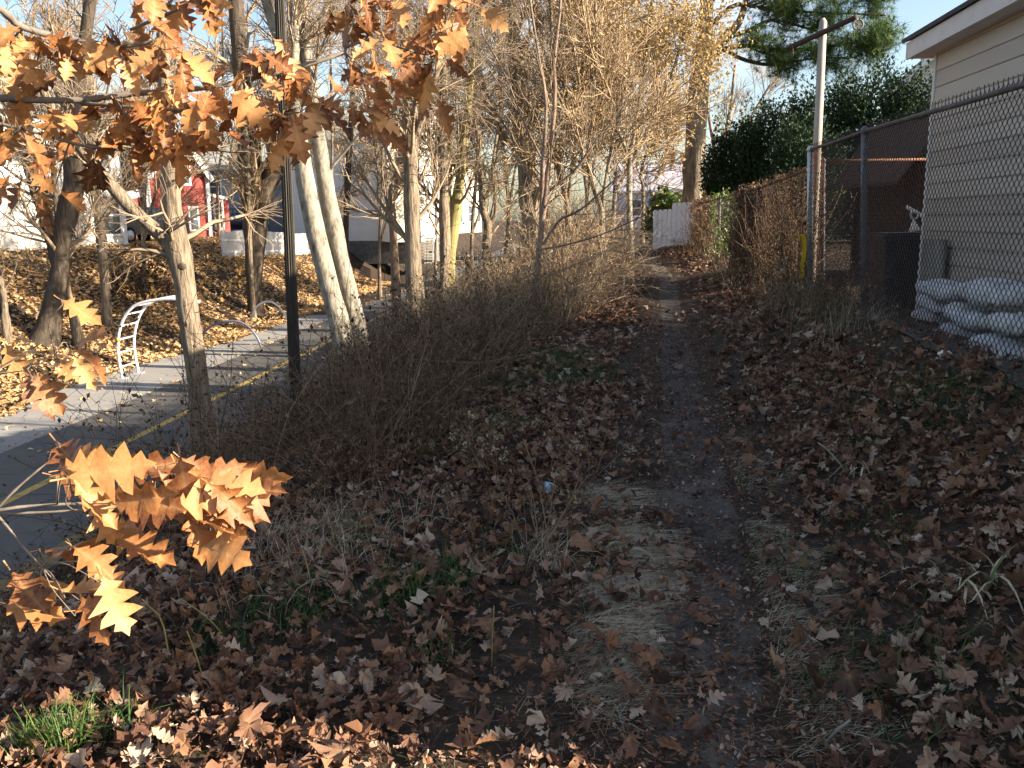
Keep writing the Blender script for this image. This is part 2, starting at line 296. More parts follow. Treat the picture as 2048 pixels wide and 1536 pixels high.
# ------------------------------------------------------------------ leaf shapes
def oak_shape(seed, stem=True):
    r = np.random.default_rng(seed)
    o = np.array([(0, .012), (.12, .05), (.20, .24), (.27, .11), (.38, .32), (.46, .42), (.50, .135), (.60, .28), (.70, .35), (.73, .12), (.84, .21), (.89, .09), (1, 0)])
    n = len(o); mx = np.stack([np.zeros(n), o[:, 0]], 1)
    def side(sg):
        w = o[:, 1] * r.uniform(.85, 1.15, n) * sg; return np.stack([w, np.clip(o[:, 0] + r.uniform(-.015, .015, n) + .06 * np.abs(o[:, 1]), 0, 1.02)], 1)
    p = np.concatenate([mx, side(1), side(-1)]); p[n, 0] = p[2 * n, 0] = 0
    x, y = p[:, 0] * .92, p[:, 1]
    fold = r.uniform(.1, .75); cu = r.uniform(-.7, .35); roll = r.uniform(-.6, .6); ph = r.uniform(0, 6)
    z = fold * np.abs(x) + cu * y ** 2 * .5 + roll * x * np.abs(x) * 1.5 + .035 * np.sin(9 * y + ph) * np.sign(x) * np.minimum(np.abs(x) * 6, 1) + r.normal(0, .012, len(x))
    V = np.stack([x * (1 - .35 * fold), y, z], 1); mid = np.concatenate([np.ones(n), np.zeros(2 * n)])
    a = np.arange(n - 1)
    q = np.concatenate([np.stack([a, a + n, a + n + 1, a + 1], 1), np.stack([a, a + 1, a + 2 * n + 1, a + 2 * n], 1)])
    polys = [q]
    if stem:
        V = np.vstack([V, [[-.012, -.16, .03], [.012, -.16, .03], [.008, 0, 0], [-.008, 0, 0]]]); mid = np.r_[mid, 1, 1, 1, 1]; k = 3 * n
        polys.append(np.array([[k, k + 1, k + 2, k + 3]]))
    return V, polys, mid
def maple_shape(seed, npt=24):
    r = np.random.default_rng(seed)
    tips = np.radians([90, 40, 140, -8, 188]); R = [1, .9, .9, .55, .55]; pts = []
    prof = [(-21, .80), (-11, .80), (0, 1), (11, .80), (21, .80)]
    order = [3, 1, 0, 2, 4]
    for i, k in enumerate(order):
        for da, f in prof: pts.append((tips[k] + math.radians(da), R[k] * f * r.uniform(.8, 1.15)))
        if i < 4: pts.append(((tips[k] + tips[order[i + 1]]) / 2, r.uniform(.36, .5)))
    pts.append((math.radians(232), .22)); pts.append((math.radians(270), .10)); pts.append((math.radians(308), .22))
    a = np.array([p[0] for p in pts]); ra = np.array([p[1] for p in pts]) * .58
    x, y = np.cos(a) * ra, np.sin(a) * ra
    V = np.vstack([[0, 0, 0], np.stack([x, y, x * 0], 1)])
    c1, c2, ph = r.uniform(-1.1, 1.5), r.uniform(-1.1, 1.5), r.uniform(0, 6)
    V[:, 2] = c1 * V[:, 0] ** 2 + c2 * V[:, 1] ** 2 + .08 * np.sin(7 * V[:, 0] + ph) + .3 * c1 * np.abs(V[:, 0]) + r.normal(0, .035, len(V))
    n = len(x); i = np.arange(1, n + 1)
    mid = np.zeros(n + 1); mid[0] = 1
    return V, [np.stack([np.zeros(n, int), i, i % n + 1], 1)], mid
def bend(V, r, kx, ky):
    V = V.copy(); a, b = r.uniform(-kx, kx), r.uniform(-ky, ky)
    for ax, k in ((0, a), (1, b)):
        if abs(k) > .05:
            c = V[:, ax].mean(); t = (V[:, ax] - c) * k; z = V[:, 2].copy(); V[:, ax] = c + np.sin(t) / k - z * np.sin(t) * .6; V[:, 2] = z * np.cos(t) + (1 - np.cos(t)) / k
    return V
def bent(sh, seed, kx=3.5, ky=3.0):
    return (bend(sh[0], np.random.default_rng(seed), kx, ky), *sh[1:])
def simple_shape(seed):
    r = np.random.default_rng(seed)
    o = np.array([(0, -.5), (.22, -.12), (.48, .0), (.2, .14), (.3, .42), (0, .55), (-.3, .4), (-.18, .12), (-.46, -.02), (-.22, -.14)]) * r.uniform(.85, 1.15, (10, 1))
    V = np.vstack([[0, 0, 0], np.c_[o, np.zeros(10)]]); c1, c2 = r.uniform(-.8, 1, 2)
    V[:, 2] = c1 * V[:, 0] ** 2 + c2 * V[:, 1] ** 2 * .8 + .25 * c1 * np.abs(V[:, 0]) + r.normal(0, .02, 11)
    i = np.arange(1, 11); return V, [np.stack([np.zeros(10, int), i, i % 10 + 1], 1)], np.r_[1, np.zeros(10)]
def quad_shape(seed):
    r = np.random.default_rng(seed); b = r.uniform(-.25, .35)
    V = np.array([[-.3, -.1, b * .5], [0, -.5, 0], [.3, .1, b * .5], [0, .5, 0]]); return V, [np.array([[0, 1, 3], [1, 2, 3]])], np.zeros(4)
def rot_of(yaw, pitch, roll):
    cy, sy, cp, sp, cr_, sr = np.cos(yaw), np.sin(yaw), np.cos(pitch), np.sin(pitch), np.cos(roll), np.sin(roll); z = np.zeros_like(cy); o = np.ones_like(cy)
    Rz = np.stack([np.stack([cy, -sy, z], -1), np.stack([sy, cy, z], -1), np.stack([z, z, o], -1)], -2)
    Rx = np.stack([np.stack([o, z, z], -1), np.stack([z, cp, -sp], -1), np.stack([z, sp, cp], -1)], -2)
    Ry = np.stack([np.stack([cr_, z, sr], -1), np.stack([z, o, z], -1), np.stack([-sr, z, cr_], -1)], -2)
    return Rz @ Rx @ Ry
def scatter(name, shapes, pos, R, sc, tint, smooth=False):
    """One merged mesh: shape k at every pos."""
    n = len(pos); k = rng.integers(0, len(shapes), n); Vs, Fs, Ts = [], {}, []; off = 0
    for i, sh in enumerate(shapes):
        ix = np.nonzero(k == i)[0]
        if not len(ix): continue
        V = sh[0]; w = np.einsum('nij,vj->nvi', R[ix], V) * np.asarray(sc)[ix, None, None] + pos[ix, None]
        Vs.append(w.reshape(-1, 3)); Ts.append(np.repeat(tint[ix], len(V)))
        o = off + np.arange(len(ix)) * len(V)
        for p in sh[1]: Fs.setdefault(p.shape[1], []).append((p[None] + o[:, None, None]).reshape(-1, p.shape[1]))
        off += len(ix) * len(V)
    return mesh_of(name, np.concatenate(Vs), [np.concatenate(f) for f in Fs.values()], smooth, np.concatenate(Ts))
OAK = [bent(oak_shape(i), i + 300, 2.4, 1.1) for i in range(16)]; OAKF = [bent(oak_shape(20 + i, False), i) for i in range(7)]; MAP = [bent(maple_shape(40 + i), i + 100, 4.5, 4.) for i in range(14)]; SIM = [bent(simple_shape(60 + i), i + 200) for i in range(9)]; QD = [quad_shape(80 + i) for i in range(5)]
def randR(n, flat=.5):
    return rot_of(rng.uniform(0, 2 * np.pi, n), rng.normal(0, flat, n), rng.normal(0, flat, n))
# ------------------------------------------------------------------ fallen leaves
def zone(x, y):
    """leaf cover 0..1 on the terrace and its slope"""
    d = np.abs(x - dpx(y)); s = x - pcx(y)
    c = np.where(d < .34, .05, np.where(d < .6, .25, 1.0))
    c = np.where((x < dpx(y)) & (d < .95) & (y < 4.6), .38, c)
    c = c * (.35 + 1.1 * vnoise(x * 1.9 + 5, y * 1.9) )
    c = np.where(x > fcx(y) + .05, .08, c * (1 - .75 * sm((x - fcx(y) + .75) / .4) * (y > 4.5)))
    c = np.where(s < 2.0, 0, c)
    return np.clip(c, 0, 1)
def cover(n, x0, x1, y0, y1, f=zone):
    x = rng.uniform(x0, x1, n); y = rng.uniform(y0, y1, n); k = rng.random(n) < f(x, y); return x[k], y[k]
def in_view(x, y, z, m=60):
    q = (np.stack([x, y, z], -1) - EYE) @ CM; d = -q[:, 2]; u = 1024 + FP * q[:, 0] / d; v = 768 - FP * q[:, 1] / d
    return (d > .3) & (u > -m) & (u < 2048 + m) & (v > -m) & (v < 1536 + m)
xa, ya = cover(46000, -5.2, 4.2, 1.6, 8.0)
za = H(xa, ya); k = in_view(xa, ya, za, 200); xa, ya, za = xa[k], ya[k], za[k]
ta = rng.beta(1.15, 1.35, len(xa)); Ra = randR(len(xa), .6); sa = np.clip(rng.lognormal(-2.88, .34, len(xa)), .025, .11); za = za + rng.uniform(.006, .055, len(xa)) + .01
dist = np.hypot(xa, ya)
lift = .62 * sa
front = np.argsort(dist / np.where(sa > .085, 1.3, 1.0))[:300]
msk = np.zeros(len(xa), bool); msk[front] = True
shared = []
for i, sh in enumerate(MAP + OAK[:4]): shared.append(mesh_of('leaf', *sh[:2], True, mid=sh[2]))
for j in front:
    o = obj('leaf', shared[int(rng.integers(0, len(shared)))], M_['leaf'], ground)
    s = sa[j] * (1.25 if o.data in shared[:14] else 1.15)
    o.matrix_world = Matrix.Translation((xa[j], ya[j], za[j] + .012)) @ Matrix(Ra[j].tolist()).to_4x4() @ Matrix.Scale(float(s), 4)
nf = msk | (rng.random(len(xa)) < 0)
me = scatter('leaf_litter', MAP + OAKF + SIM[:6], np.stack([xa, ya, za], -1)[~nf], Ra[~nf], sa[~nf] * 1.2, ta[~nf])
obj('leaf_litter', me, M_['litter'], kind='stuff')
xb, yb = cover(26000, -4.5, 6, 8.0, 31, lambda x, y: zone(x, y) * np.where(y > 16, .6, 1))
me = scatter('leaf_litter', SIM, np.stack([xb, yb, H(xb, yb) + rng.uniform(.01, .05, len(xb))], -1), randR(len(xb), .4), rng.uniform(.09, .15, len(xb)), rng.beta(1.6, 1.6, len(xb)))
obj('leaf_litter', me, M_['litter'], kind='stuff')
n = 60000; yd = 1.8 + 12 * rng.random(n) ** 1.6; xd = dpx(yd) + np.where(rng.random(n) < .28, rng.normal(0, .30, n), rng.uniform(-3.2, 2.2, n))
LNG = [(V * np.array([.4, 1.5, 1]), p, m) for V, p, m in QD]
obj('leaf_crumbs', scatter('leaf_crumbs', LNG + QD + SIM[:2], np.stack([xd, yd, H(xd, yd) + rng.uniform(.012, .028, n)], -1), randR(n, .5), rng.uniform(.007, .032, n), rng.beta(1.0, 1.5, n)), M_['litter'], kind='stuff')
# sunlit bank to the left of the paved path and the verge of leaves on the pad
def bankz(x, y):
    s = x - pcx(y); pw = 3.35 + .45 * sm((y - 15) / 4) - .8 * sm((y - 21) / 6)
    c = np.where(s < -pw + .25 * (vnoise(x * 2, y * 2) - .5), 1., .015)
    c = np.maximum(c, np.where(np.abs(s + 1.74) < .07, .7 * vnoise(x * 3, y * 2.1), 0)); c = np.where((s < -3.9) & (vnoise(x * .5 + 3, y * .5 + 4) < .38), .45, c)
    return np.where(s > 1.6, np.where(y > 30, .35, 0), c)
xc, yc = cover(110000, -24, -2, 9, 52, bankz)
zc = np.maximum(H(xc, yc), -1.985) + rng.uniform(.004, .05, len(xc)); k = in_view(xc, yc, zc); xc, yc, zc = xc[k], yc[k], zc[k]
onpad = (xc - pcx(yc) > -3.3)
obj('bank_leaves', scatter('bank_leaves', SIM[:4] + QD, np.stack([xc, yc, zc], -1), randR(len(xc), .4), rng.uniform(.10, .19, len(xc)) * np.where(onpad, .6, 1), rng.beta(1.5, 1.5, len(xc))), M_['bank'], kind='stuff')
# ------------------------------------------------------------------ grass, straw, brush
def blades(n, x, y, h, w, lean, tintv, K=4, flat=None, yaw=None, z=None):
    yaw = rng.uniform(0, 2 * np.pi, n) if yaw is None else yaw; t = np.linspace(0, 1, K)
    le = np.broadcast_to(lean, (n,)) * rng.uniform(.4, 1.5, n); h = h * rng.uniform(.6, 1.3, n)
    out = h[:, None] * np.sin(le[:, None] * t) * t; up = h[:, None] * np.cos(le[:, None] * t * 1.1) * t
    if flat is not None: up = up * flat + .01
    base = np.stack([x, y, (H(x, y) if z is None else z) - .01], -1)
    dx = np.stack([np.cos(yaw), np.sin(yaw)], -1)
    p = np.stack([base[:, None, 0] + dx[:, None, 0] * out, base[:, None, 1] + dx[:, None, 1] * out, base[:, None, 2] + np.maximum(up, .004)], -1)
    wd = w * (1 - .85 * t)[None, :] * rng.uniform(.7, 1.3, n)[:, None]; perp = np.stack([-dx[:, 1], dx[:, 0]], -1)
    V = np.empty((n, K, 2, 3)); V[:, :, 0] = p; V[:, :, 1] = p
    V[:, :, 0, :2] -= perp[:, None] * wd[..., None] / 2; V[:, :, 1, :2] += perp[:, None] * wd[..., None] / 2
    V[:, :, 1, 2] += wd * .4
    b = (np.arange(n) * K * 2)[:, None] + (np.arange(K - 1) * 2)[None]; F = np.stack([b, b + 1, b + 3, b + 2], -1).reshape(-1, 4)
    return V.reshape(-1, 3), F, np.repeat(tintv, 2 * K)
def patch(n, spots):
    xs_, ys_ = [], []
    for (u, v, r, wgt) in spots:
        g = G(u, v); m = max(int(n * wgt), 3); a = rng.uniform(0, 6.283, m); q = r * np.sqrt(rng.random(m)); xs_.append(g[0] + q * np.cos(a)); ys_.append(g[1] + q * np.sin(a))
    return np.concatenate(xs_), np.concatenate(ys_)
st = MB()
x, y = patch(5000, [(1230, 1090, .22, .25), (1255, 1190, .25, .3), (1230, 1290, .22, .2), (1330, 1240, .15, .1), (1480, 1080, .22, .15), (1520, 1120, .25, .15), (1530, 1200, .25, .1), (1480, 1290, .3, .12), (1600, 1400, .3, .1), (1230, 1390, .2, .1), (1200, 1000, .2, .1), (1500, 950, .25, .08), (1420, 880, .2, .06)])
k = np.abs(x - dpx(y)) > .24; x, y = x[k], y[k]
V, F, T = blades(len(x), x, y, np.full(len(x), .3), .0024, 1.05, rng.beta(1.8, 1.5, len(x)), 5, .13, yaw=rng.normal(.1, .55, len(x)) + np.where(rng.random(len(x)) < .35, np.pi, 0)); st.add(V, F, tint=T)
x, y = cover(15000, -3, 4, 1.8, 9, lambda x, y: np.where(np.abs(x - dpx(y)) < .26, .06, np.where(np.abs(x - dpx(y)) < 1.0, .75, .3)) * (vnoise(x * 2.5, y * 2.5 + 9) > .42))
V, F, T = blades(len(x), x, y, np.full(len(x), .15), .0022, 1.2, rng.beta(1.2, 2.2, len(x)), 4, .2); st.add(V, F, tint=T)
x, y = patch(500, [(560, 1100, .35, .4), (640, 1080, .35, .3), (500, 1180, .3, .2), (760, 1050, .4, .3), (1080, 1130, .15, .25), (680, 1130, .3, .2)])
V, F, T = blades(len(x), x, y, np.full(len(x), .24), .003, 1.0, rng.beta(1.6, 1.6, len(x)), 5); st.add(V, F, tint=T)
x, y = cover(1500, 2.6, 4.1, 7.6, 13, lambda x, y: np.where(np.abs(x - fcx(y) + .25) < .45, .9, .1))
V, F, T = blades(len(x), x, y, np.full(len(x), .38), .004, .6, rng.beta(1.2, 2.2, len(x)), 5); st.add(V, F, tint=T)
obj('dry_grass', st.mesh('dry_grass'), M_['straw'], kind='stuff')
gr = MB()
x, y = patch(650, [(850, 1180, .2, .3), (780, 1215, .18, .2), (900, 1150, .15, .15), (700, 1090, .15, .15), (590, 1210, .2, .2), (560, 1250, .15, .12), (860, 1330, .12, .08), (90, 1510, .09, .12), (200, 1460, .1, .08), (420, 1300, .15, .1), (1080, 720, .6, 1.2), (1040, 780, .6, 1.0), (960, 850, .45, .6), (1150, 760, .5, .7), (880, 900, .4, .3), (1000, 1110, .15, .08), (1800, 790, .4, .4), (1950, 800, .4, .3), (1650, 760, .4, .2), (1780, 870, .3, .15), (1900, 1380, .4, .25), (1650, 1120, .4, .15), (1700, 1330, .3, .1)])
V, F, T = blades(len(x), x, y, np.full(len(x), .15), .006, .9, rng.beta(1.5, 2, len(x)), 4); gr.add(V, F, tint=T)
x, y = cover(7000, -2.5, 4, 2, 14, lambda x, y: np.where(np.abs(x - dpx(y)) < .45, .03, .7) * (vnoise(x * 1.4 + 2, y * 1.4) > .52))
V, F, T = blades(len(x), x, y, np.full(len(x), .09), .004, 1.0, rng.beta(1.2, 2.6, len(x)), 3); gr.add(V, F, tint=T)
x, y = patch(160, [(80, 1500, .07, .6), (130, 1520, .06, .4), (240, 1480, .06, .2), (160, 1490, .05, .3)])
V, F, T = blades(len(x), x, y, np.full(len(x), .13), .006, .7, rng.beta(3, 1.5, len(x)), 5); gr.add(V, F, tint=T)
obj('green_grass', gr.mesh('green_grass'), M_['grass'], kind='stuff')
def walk(p0, d, L, K, wig, up):
    n = len(p0); pts = np.empty((n, K, 3)); pts[:, 0] = p0; d = unit(d)
    for k in range(1, K):
        d = unit(d + rng.normal(0, wig, (n, 3)) + np.array([0, 0, up])); pts[:, k] = pts[:, k - 1] + d * (L / (K - 1))[:, None]
    return pts
def grow(pp, pr, n, t0, t1, L, ang, K=4, up=.05, wig=.15, rr=.55, rmin=.002, taper=.7):
    N, K0 = pr.shape; t = rng.uniform(t0, t1, (N, n)); f = t * (K0 - 1.001); i = f.astype(int); f = (f - i)[..., None]; a = np.arange(N)[:, None]
    st = pp[a, i] * (1 - f) + pp[a, i + 1] * f; tan = unit(pp[a, i + 1] - pp[a, i]); rad = pr[a, i] * rr
    per = unit(np.cross(tan, rng.normal(size=tan.shape))); an = (ang * rng.uniform(.65, 1.35, (N, n)))[..., None]
    d = np.cos(an) * tan + np.sin(an) * per
    Lg = (L * rng.uniform(.55, 1.25, (N, n)) * (1.15 - .6 * t)).reshape(-1)
    pts = walk(st.reshape(-1, 3), d.reshape(-1, 3), Lg, K, wig, up)
    return pts, np.maximum(rad.reshape(-1, 1) * (1 - taper * np.linspace(0, 1, K)[None]), rmin)
br = MB()
def brush(n, fx, h, r0, tw, tlit, lean=.35):  # tint scale paints the light in: paler for sunlit brush, darker for shaded
    x, y = fx(n); n = len(x); z = H(x, y) - .02
    d = np.stack([rng.normal(0, lean, n), rng.normal(0, lean, n), np.ones(n)], -1)
    L = h(x, y) * rng.uniform(.35, 1.25, n) * (.45 + 1.1 * vnoise(x * .9 + 4, y * .9 + 2)) * (.15 + .85 * sm((x - pcx(y) - 3.5) / 2.0))
    pts = walk(np.stack([x, y, z], -1), d, L, 5, .24, -.10); rad = np.repeat(np.linspace(r0, r0 * .45, 5)[None], n, 0)
    V, F = tubes(pts, rad, 3); t = rng.beta(1.3, 2.0, n) * tlit; br.add(V, F, tint=np.repeat(t, 15))
    p2, r2 = grow(pts, rad, tw, .25, 1, (.10 + .24 * L)[:, None], 1.0, 3, -.02, .35, .6, r0 * .4); V, F = tubes(p2, r2, 3); br.add(V, F, tint=np.repeat(np.repeat(t, tw), 9))
    # seed heads / shrivelled leaf bits
    e = p2[:, 1:].reshape(-1, 3); e = e[rng.random(len(e)) < .75]; m = len(e); R = randR(m, 1.2); q = QD[0][0] * rng.uniform(.018, .045, (m, 1, 1))
    V = np.einsum('nij,nvj->nvi', R, q) + e[:, None]; b = (np.arange(m) * 4)[:, None, None]
    br.add(V.reshape(-1, 3), (np.array([[0, 1, 3], [1, 2, 3]])[None] + b).reshape(-1, 3), tint=np.repeat(rng.beta(1.2, 2.2, m) * tlit * .8, 4))
def band(y0, y1, off0, off1, dens=.25):
    def f(n):
        y = rng.uniform(y0, y1, n); s0 = 1.75 + off0(y); s1 = 1.75 + off1(y); x = pcx(y) + s0 + (s1 - s0) * rng.random(n)
        k = (vnoise(x * 1.1, y * 1.1) > dens) & (np.abs(x - dpx(y)) > .65); return x[k], y[k]
    return f
# lower slope near: sparse; crest beside the lamp post and beyond: dense and tall
brush(500, band(2.5, 5.5, lambda y: .2 + 0 * y, lambda y: 3.4 + 0 * y), lambda x, y: .45 + 0 * x, .0022, 3, .8)
brush(2700, band(4.9, 9.6, lambda y: 1.5 + 0 * y, lambda y: 4.75 + .1 * (y - 5), .18), lambda x, y: 1.15 + 0 * x, .003, 5, .75)
brush(1500, band(9.0, 12.4, lambda y: 1.8 + 0 * y, lambda y: 4.9 + .25 * (y - 9)), lambda x, y: .85 + 0 * x, .0036, 4, 1.1)
brush(1900, band(12.2, 17, lambda y: 2.2 + 0 * y, lambda y: 5.6 + .22 * (y - 12)), lambda x, y: .8 + .75 * sm((x - dpx(y) + 3.0) / 1.5), .005, 5, 1.9)
brush(1500, band(16, 24, lambda y: 2.6 + 0 * y, lambda y: 6.5 + .1 * (y - 15)), lambda x, y: .55 + 1.35 * sm((x - dpx(y) + 3.3) / 1.5), .006, 4, 2.0)
brush(800, band(23, 40, lambda y: 4.2 + 0 * y, lambda y: 7.5 + 0 * y), lambda x, y: 1.9 + 0 * x, .008, 4, 2.0)
brush(240, lambda n: (lambda y: (fcx(y) - .25 + rng.normal(0, .22, n), y))(rng.uniform(8.6, 13, n)), lambda x, y: .7 + 0 * x, .003, 3, .9)
brush(320, lambda n: (lambda y: (dpx(y) + 1.0 + rng.random(n) * .9, y))(rng.uniform(13, 30, n)), lambda x, y: .9 + 0 * x, .005, 3, 1.1)
obj('dead_brush', br.mesh('dead_brush'), M_['brush'], kind='stuff')
# ------------------------------------------------------------------ trees
def limb(pts, K=16):
    """pts: (u, v, y, half width in photo pixels) -> world polyline + radius"""
    w = np.array([[*P(u, v, y), r * y / FP * 1.01] for u, v, y, r in pts]); return interp(w, K)
LV = dict(big=[(13, .25, 1, 2.6, .8, 6), (7, .2, 1, 1.4, .75, 4), (9, .15, 1, .75, .7, 3)], far=[(14, .2, 1, 3.0, .75, 5), (7, .15, 1, 1.5, .7, 4), (8, .2, 1, .8, .7, 3)], thin=[(9, .25, 1, 1.5, .7, 5), (5, .2, 1, .8, .7, 4), (4, .2, 1, .45, .6, 3)])
def tree(label, limbs, mt, lv='big', name='bare_tree', cat='tree', group=None, twig='twig', extra=None, rmin=.004, wob=.06, sides=10, up=.08):
    K = 16; A = np.stack([limb(l, K) if not isinstance(l, np.ndarray) else interp(l, K) for l in limbs]); base = A[0, 0, :3].copy()
    A[0, 0, 2] = Hs(base[0], base[1]) - .25 if abs(Hs(base[0], base[1]) - base[2]) < 2.5 else A[0, 0, 2]
    T = thing(name, label, cat, (base[0], base[1], A[0, 0, 2] + .25), group)
    rad = A[..., 3] * (1 + rng.normal(0, wob, A.shape[:2])); rad[0, 0] *= 1.35; rad[0, 1] *= 1.12
    V, F = tubes(A[..., :3], rad, sides); n = sides
    V = V + (rng.normal(0, .05, len(V))[:, None] * unit(V - np.repeat(A[..., :3].reshape(-1, 3), n, 0)) * np.repeat(rad.reshape(-1), n)[:, None])
    obj('trunk', mesh_of('trunk', V, [F]), mt, T)
    c = MB(); pp, pr = A[..., :3], A[..., 3]; last = None
    for i, (nn, t0, t1, L, an, k) in enumerate(LV[lv] if isinstance(lv, str) else lv):
        pp, pr = grow(pp, pr, nn, t0, t1, L, an, k, up, .13, .3 if i == 0 else .6, rmin * (1.6 if i == 0 else 1)); V, F = tubes(pp, pr, 4 if i == 0 else 3); c.add(V, F); last = pp
    if c.n: obj('crown', c.mesh('crown', True), M_[twig], T, kind='stuff')
    if extra: extra(T, last)
    return T
def leafbits(nm, mt, frac, size, per=1, spread=.12):
    def f(T, last):
        e = last[:, 1:].reshape(-1, 3); e = np.repeat(e[rng.random(len(e)) < frac], per, 0); e = e + rng.normal(0, spread, e.shape); m = len(e)
        obj(nm, scatter(nm, SIM[:4] + QD, e, randR(m, 1.2), rng.uniform(.6, 1.3, m) * size, rng.beta(1.5, 1.5, m)), mt, T, kind='stuff')
    return f
def small_leaves(n):
    me_ = [mesh_of('leaf', *s[:2]) for s in SIM[:4]]
    for q in me_: q.materials.append(M_['leafyellow'])
    def f(T, last):
        e = last[:, -1]; q = (e - EYE) @ CM; u = 1024 + FP * q[:, 0] / -q[:, 2]; v = 768 - FP * q[:, 1] / -q[:, 2]
        ok = np.nonzero((v > 330) & (v < 680) & (u > 60) & (u < 600))[0]; ok = ok[rng.permutation(len(ok))][:n]
        for j in ok:
            for _ in range(2):
                o = obj('leaf', me_[int(rng.integers(0, 4))], None, T)
                R = randR(1, 1.)[0]
                o.matrix_local = Matrix.Translation((e[j] + rng.normal(0, .06, 3) - np.array(T.location)).tolist()) @ Matrix(R.tolist()).to_4x4() @ Matrix.Scale(float(rng.uniform(.10, .17)), 4); o.matrix_parent_inverse = Matrix()
    return f
M_['leafyellow'] = mat('yellow_dry_leaf', [(.42, .22, .06), (.55, .34, .10), (.62, .45, .18)], 8, .6, 0, attr='random', transl=.3, mix=.2)
tree('forked tree beside the paved path with a round knothole below the fork', [[(405, 930, 13.3, 23), (400, 800, 13.3, 23), (385, 690, 13.3, 22), (368, 560, 13.3, 21), (352, 480, 13.3, 23), (343, 400, 13.3, 17), (338, 300, 13.2, 15), (330, 180, 13.1, 12), (322, 20, 13, 9), (318, -150, 13, 6)], [(352, 500, 13.3, 15), (310, 460, 13.2, 14), (262, 415, 13, 13), (200, 345, 12.8, 12), (150, 280, 12.5, 10), (90, 190, 12.2, 8), (40, 60, 12, 5)]], M_['bark'], [(9, .35, 1, 1.9, .9, 6), (6, .2, 1, 1.0, .8, 4), (4, .2, 1, .5, .7, 3)], extra=small_leaves(75), up=-.02)
for T in [o for o in COL.objects if o.name == 'bare_tree']:   # knothole
    c = P(364, 533, 13.0); k = MB().tube([c + (0, .05, 0), c + (0, -.02, 0), c + (.0, -.03, 0)], [.05, .06, .03], 10); obj('knothole', k.mesh('knothole', True), M_['barkdark'], T)
    T.name = 'forked_tree'
tree('left stem of the pale grey leaning pair of trunks', [[(692, 720, 17.5, 22), (676, 640, 17.5, 20), (650, 540, 17.5, 20), (624, 430, 17.5, 18), (606, 330, 17.5, 16), (588, 200, 17.5, 13), (560, 90, 17.5, 11), (520, -40, 17.5, 9), (490, -160, 17.5, 7)], [(600, 290, 17.5, 8), (580, 200, 17.4, 8), (590, 100, 17.3, 8), (585, -60, 17.3, 6)]], M_['barkgrey'], [(9, .5, 1, 2.0, .6, 6), (7, .2, 1, 1.2, .7, 4), (8, .2, 1, .6, .7, 3)], 'twin_tree', group='pale leaning pair of trunks')
tree('right stem of the pale grey leaning pair of trunks', [[(722, 715, 17.9, 20), (708, 630, 17.9, 18), (684, 530, 17.9, 17), (660, 420, 17.9, 16), (642, 310, 17.9, 15), (628, 200, 17.9, 13), (612, 100, 17.9, 11), (602, -20, 17.9, 9), (600, -150, 17.9, 7)], [(650, 350, 17.9, 3), (700, 290, 17.8, 3), (760, 220, 17.6, 2.4), (800, 130, 17.5, 2)]], M_['barkgrey'], [(9, .5, 1, 2.0, .6, 6), (7, .2, 1, 1.2, .7, 4), (8, .2, 1, .6, .7, 3)], 'twin_tree', group='pale leaning pair of trunks')
tree('massive dark tree with a broad fork on the leaf covered bank', [[(510, 590, 33, 12), (508, 530, 33, 17), (510, 450, 33, 22), (512, 390, 33, 29), (500, 330, 33, 23), (495, 240, 33, 20), (480, 120, 33, 16), (470, -20, 33, 12)], [(520, 400, 33, 23), (545, 345, 33, 21), (575, 270, 33, 18), (600, 160, 33, 14), (610, 0, 33, 10)]], M_['barkdark'], 'far', twig='twigfar', name='dark_tree', rmin=.008)
tree('straight trunk standing just right of the pale leaning pair', [[(835, 645, 20, 17), (828, 560, 20, 16), (824, 450, 20, 15), (822, 330, 20, 15), (818, 200, 20, 14), (812, 80, 20, 12), (806, -60, 20, 9)], [(820, 300, 20, 7), (850, 220, 19.8, 6), (880, 120, 19.6, 5), (900, 0, 19.5, 4)]], M_['bark'], 'big', rmin=.006)
tree('slim dark upright stem touching the mossy tree', [[(884, 620, 22, 10), (890, 520, 22, 10), (888, 420, 22, 10), (886, 300, 22, 9), (888, 150, 22, 7), (880, -40, 22, 5)]], M_['bark'], 'thin', rmin=.006)
T = tree('mossy yellow barked tree splitting into two slanting limbs', [[(893, 600, 22.6, 13), (897, 520, 22.6, 13), (908, 440, 22.6, 12), (918, 370, 22.6, 10), (926, 300, 22.6, 9), (940, 180, 22.6, 7), (960, 20, 22.6, 5)], [(905, 440, 22.6, 9), (893, 380, 22.6, 8), (900, 300, 22.6, 7), (880, 180, 22.6, 5), (870, 20, 22.6, 4)]], M_['mossy'], 'big', rmin=.006)
c = P(893, 517, 22.6); obj('blue_band', MB().tube([c + (0, 0, -.03), c + (0, 0, .03)], .185, 10).mesh('blue_band', True), M_['blueplastic'], T)
tree('short crooked trunk near the bend of the paved path', [[(972, 560, 30, 8), (972, 500, 30, 8), (976, 450, 30, 8), (966, 420, 30, 7), (960, 330, 30, 5), (950, 200, 30, 4)], [(976, 455, 30, 5), (992, 420, 30, 4), (985, 340, 30, 3), (1000, 230, 30, 3)]], M_['bark'], 'thin', twig='twigfar', rmin=.008)
tree('thick ivy darkened trunk behind the young multi stemmed tree', [[(1068, 570, 27, 18), (1064, 480, 27, 18), (1058, 400, 27, 18), (1050, 300, 27, 17), (1040, 180, 27, 15), (1025, 60, 27, 13), (1015, -60, 27, 10)], [(1050, 300, 27, 9), (1000, 250, 27, 8), (960, 160, 27, 6), (930, 20, 27, 4)], [(1048, 260, 27, 9), (1095, 180, 27, 7), (1130, 80, 27, 5), (1150, -40, 27, 4)]], M_['bark'], 'far', twig='twigfar', rmin=.008, name='thick_tree')
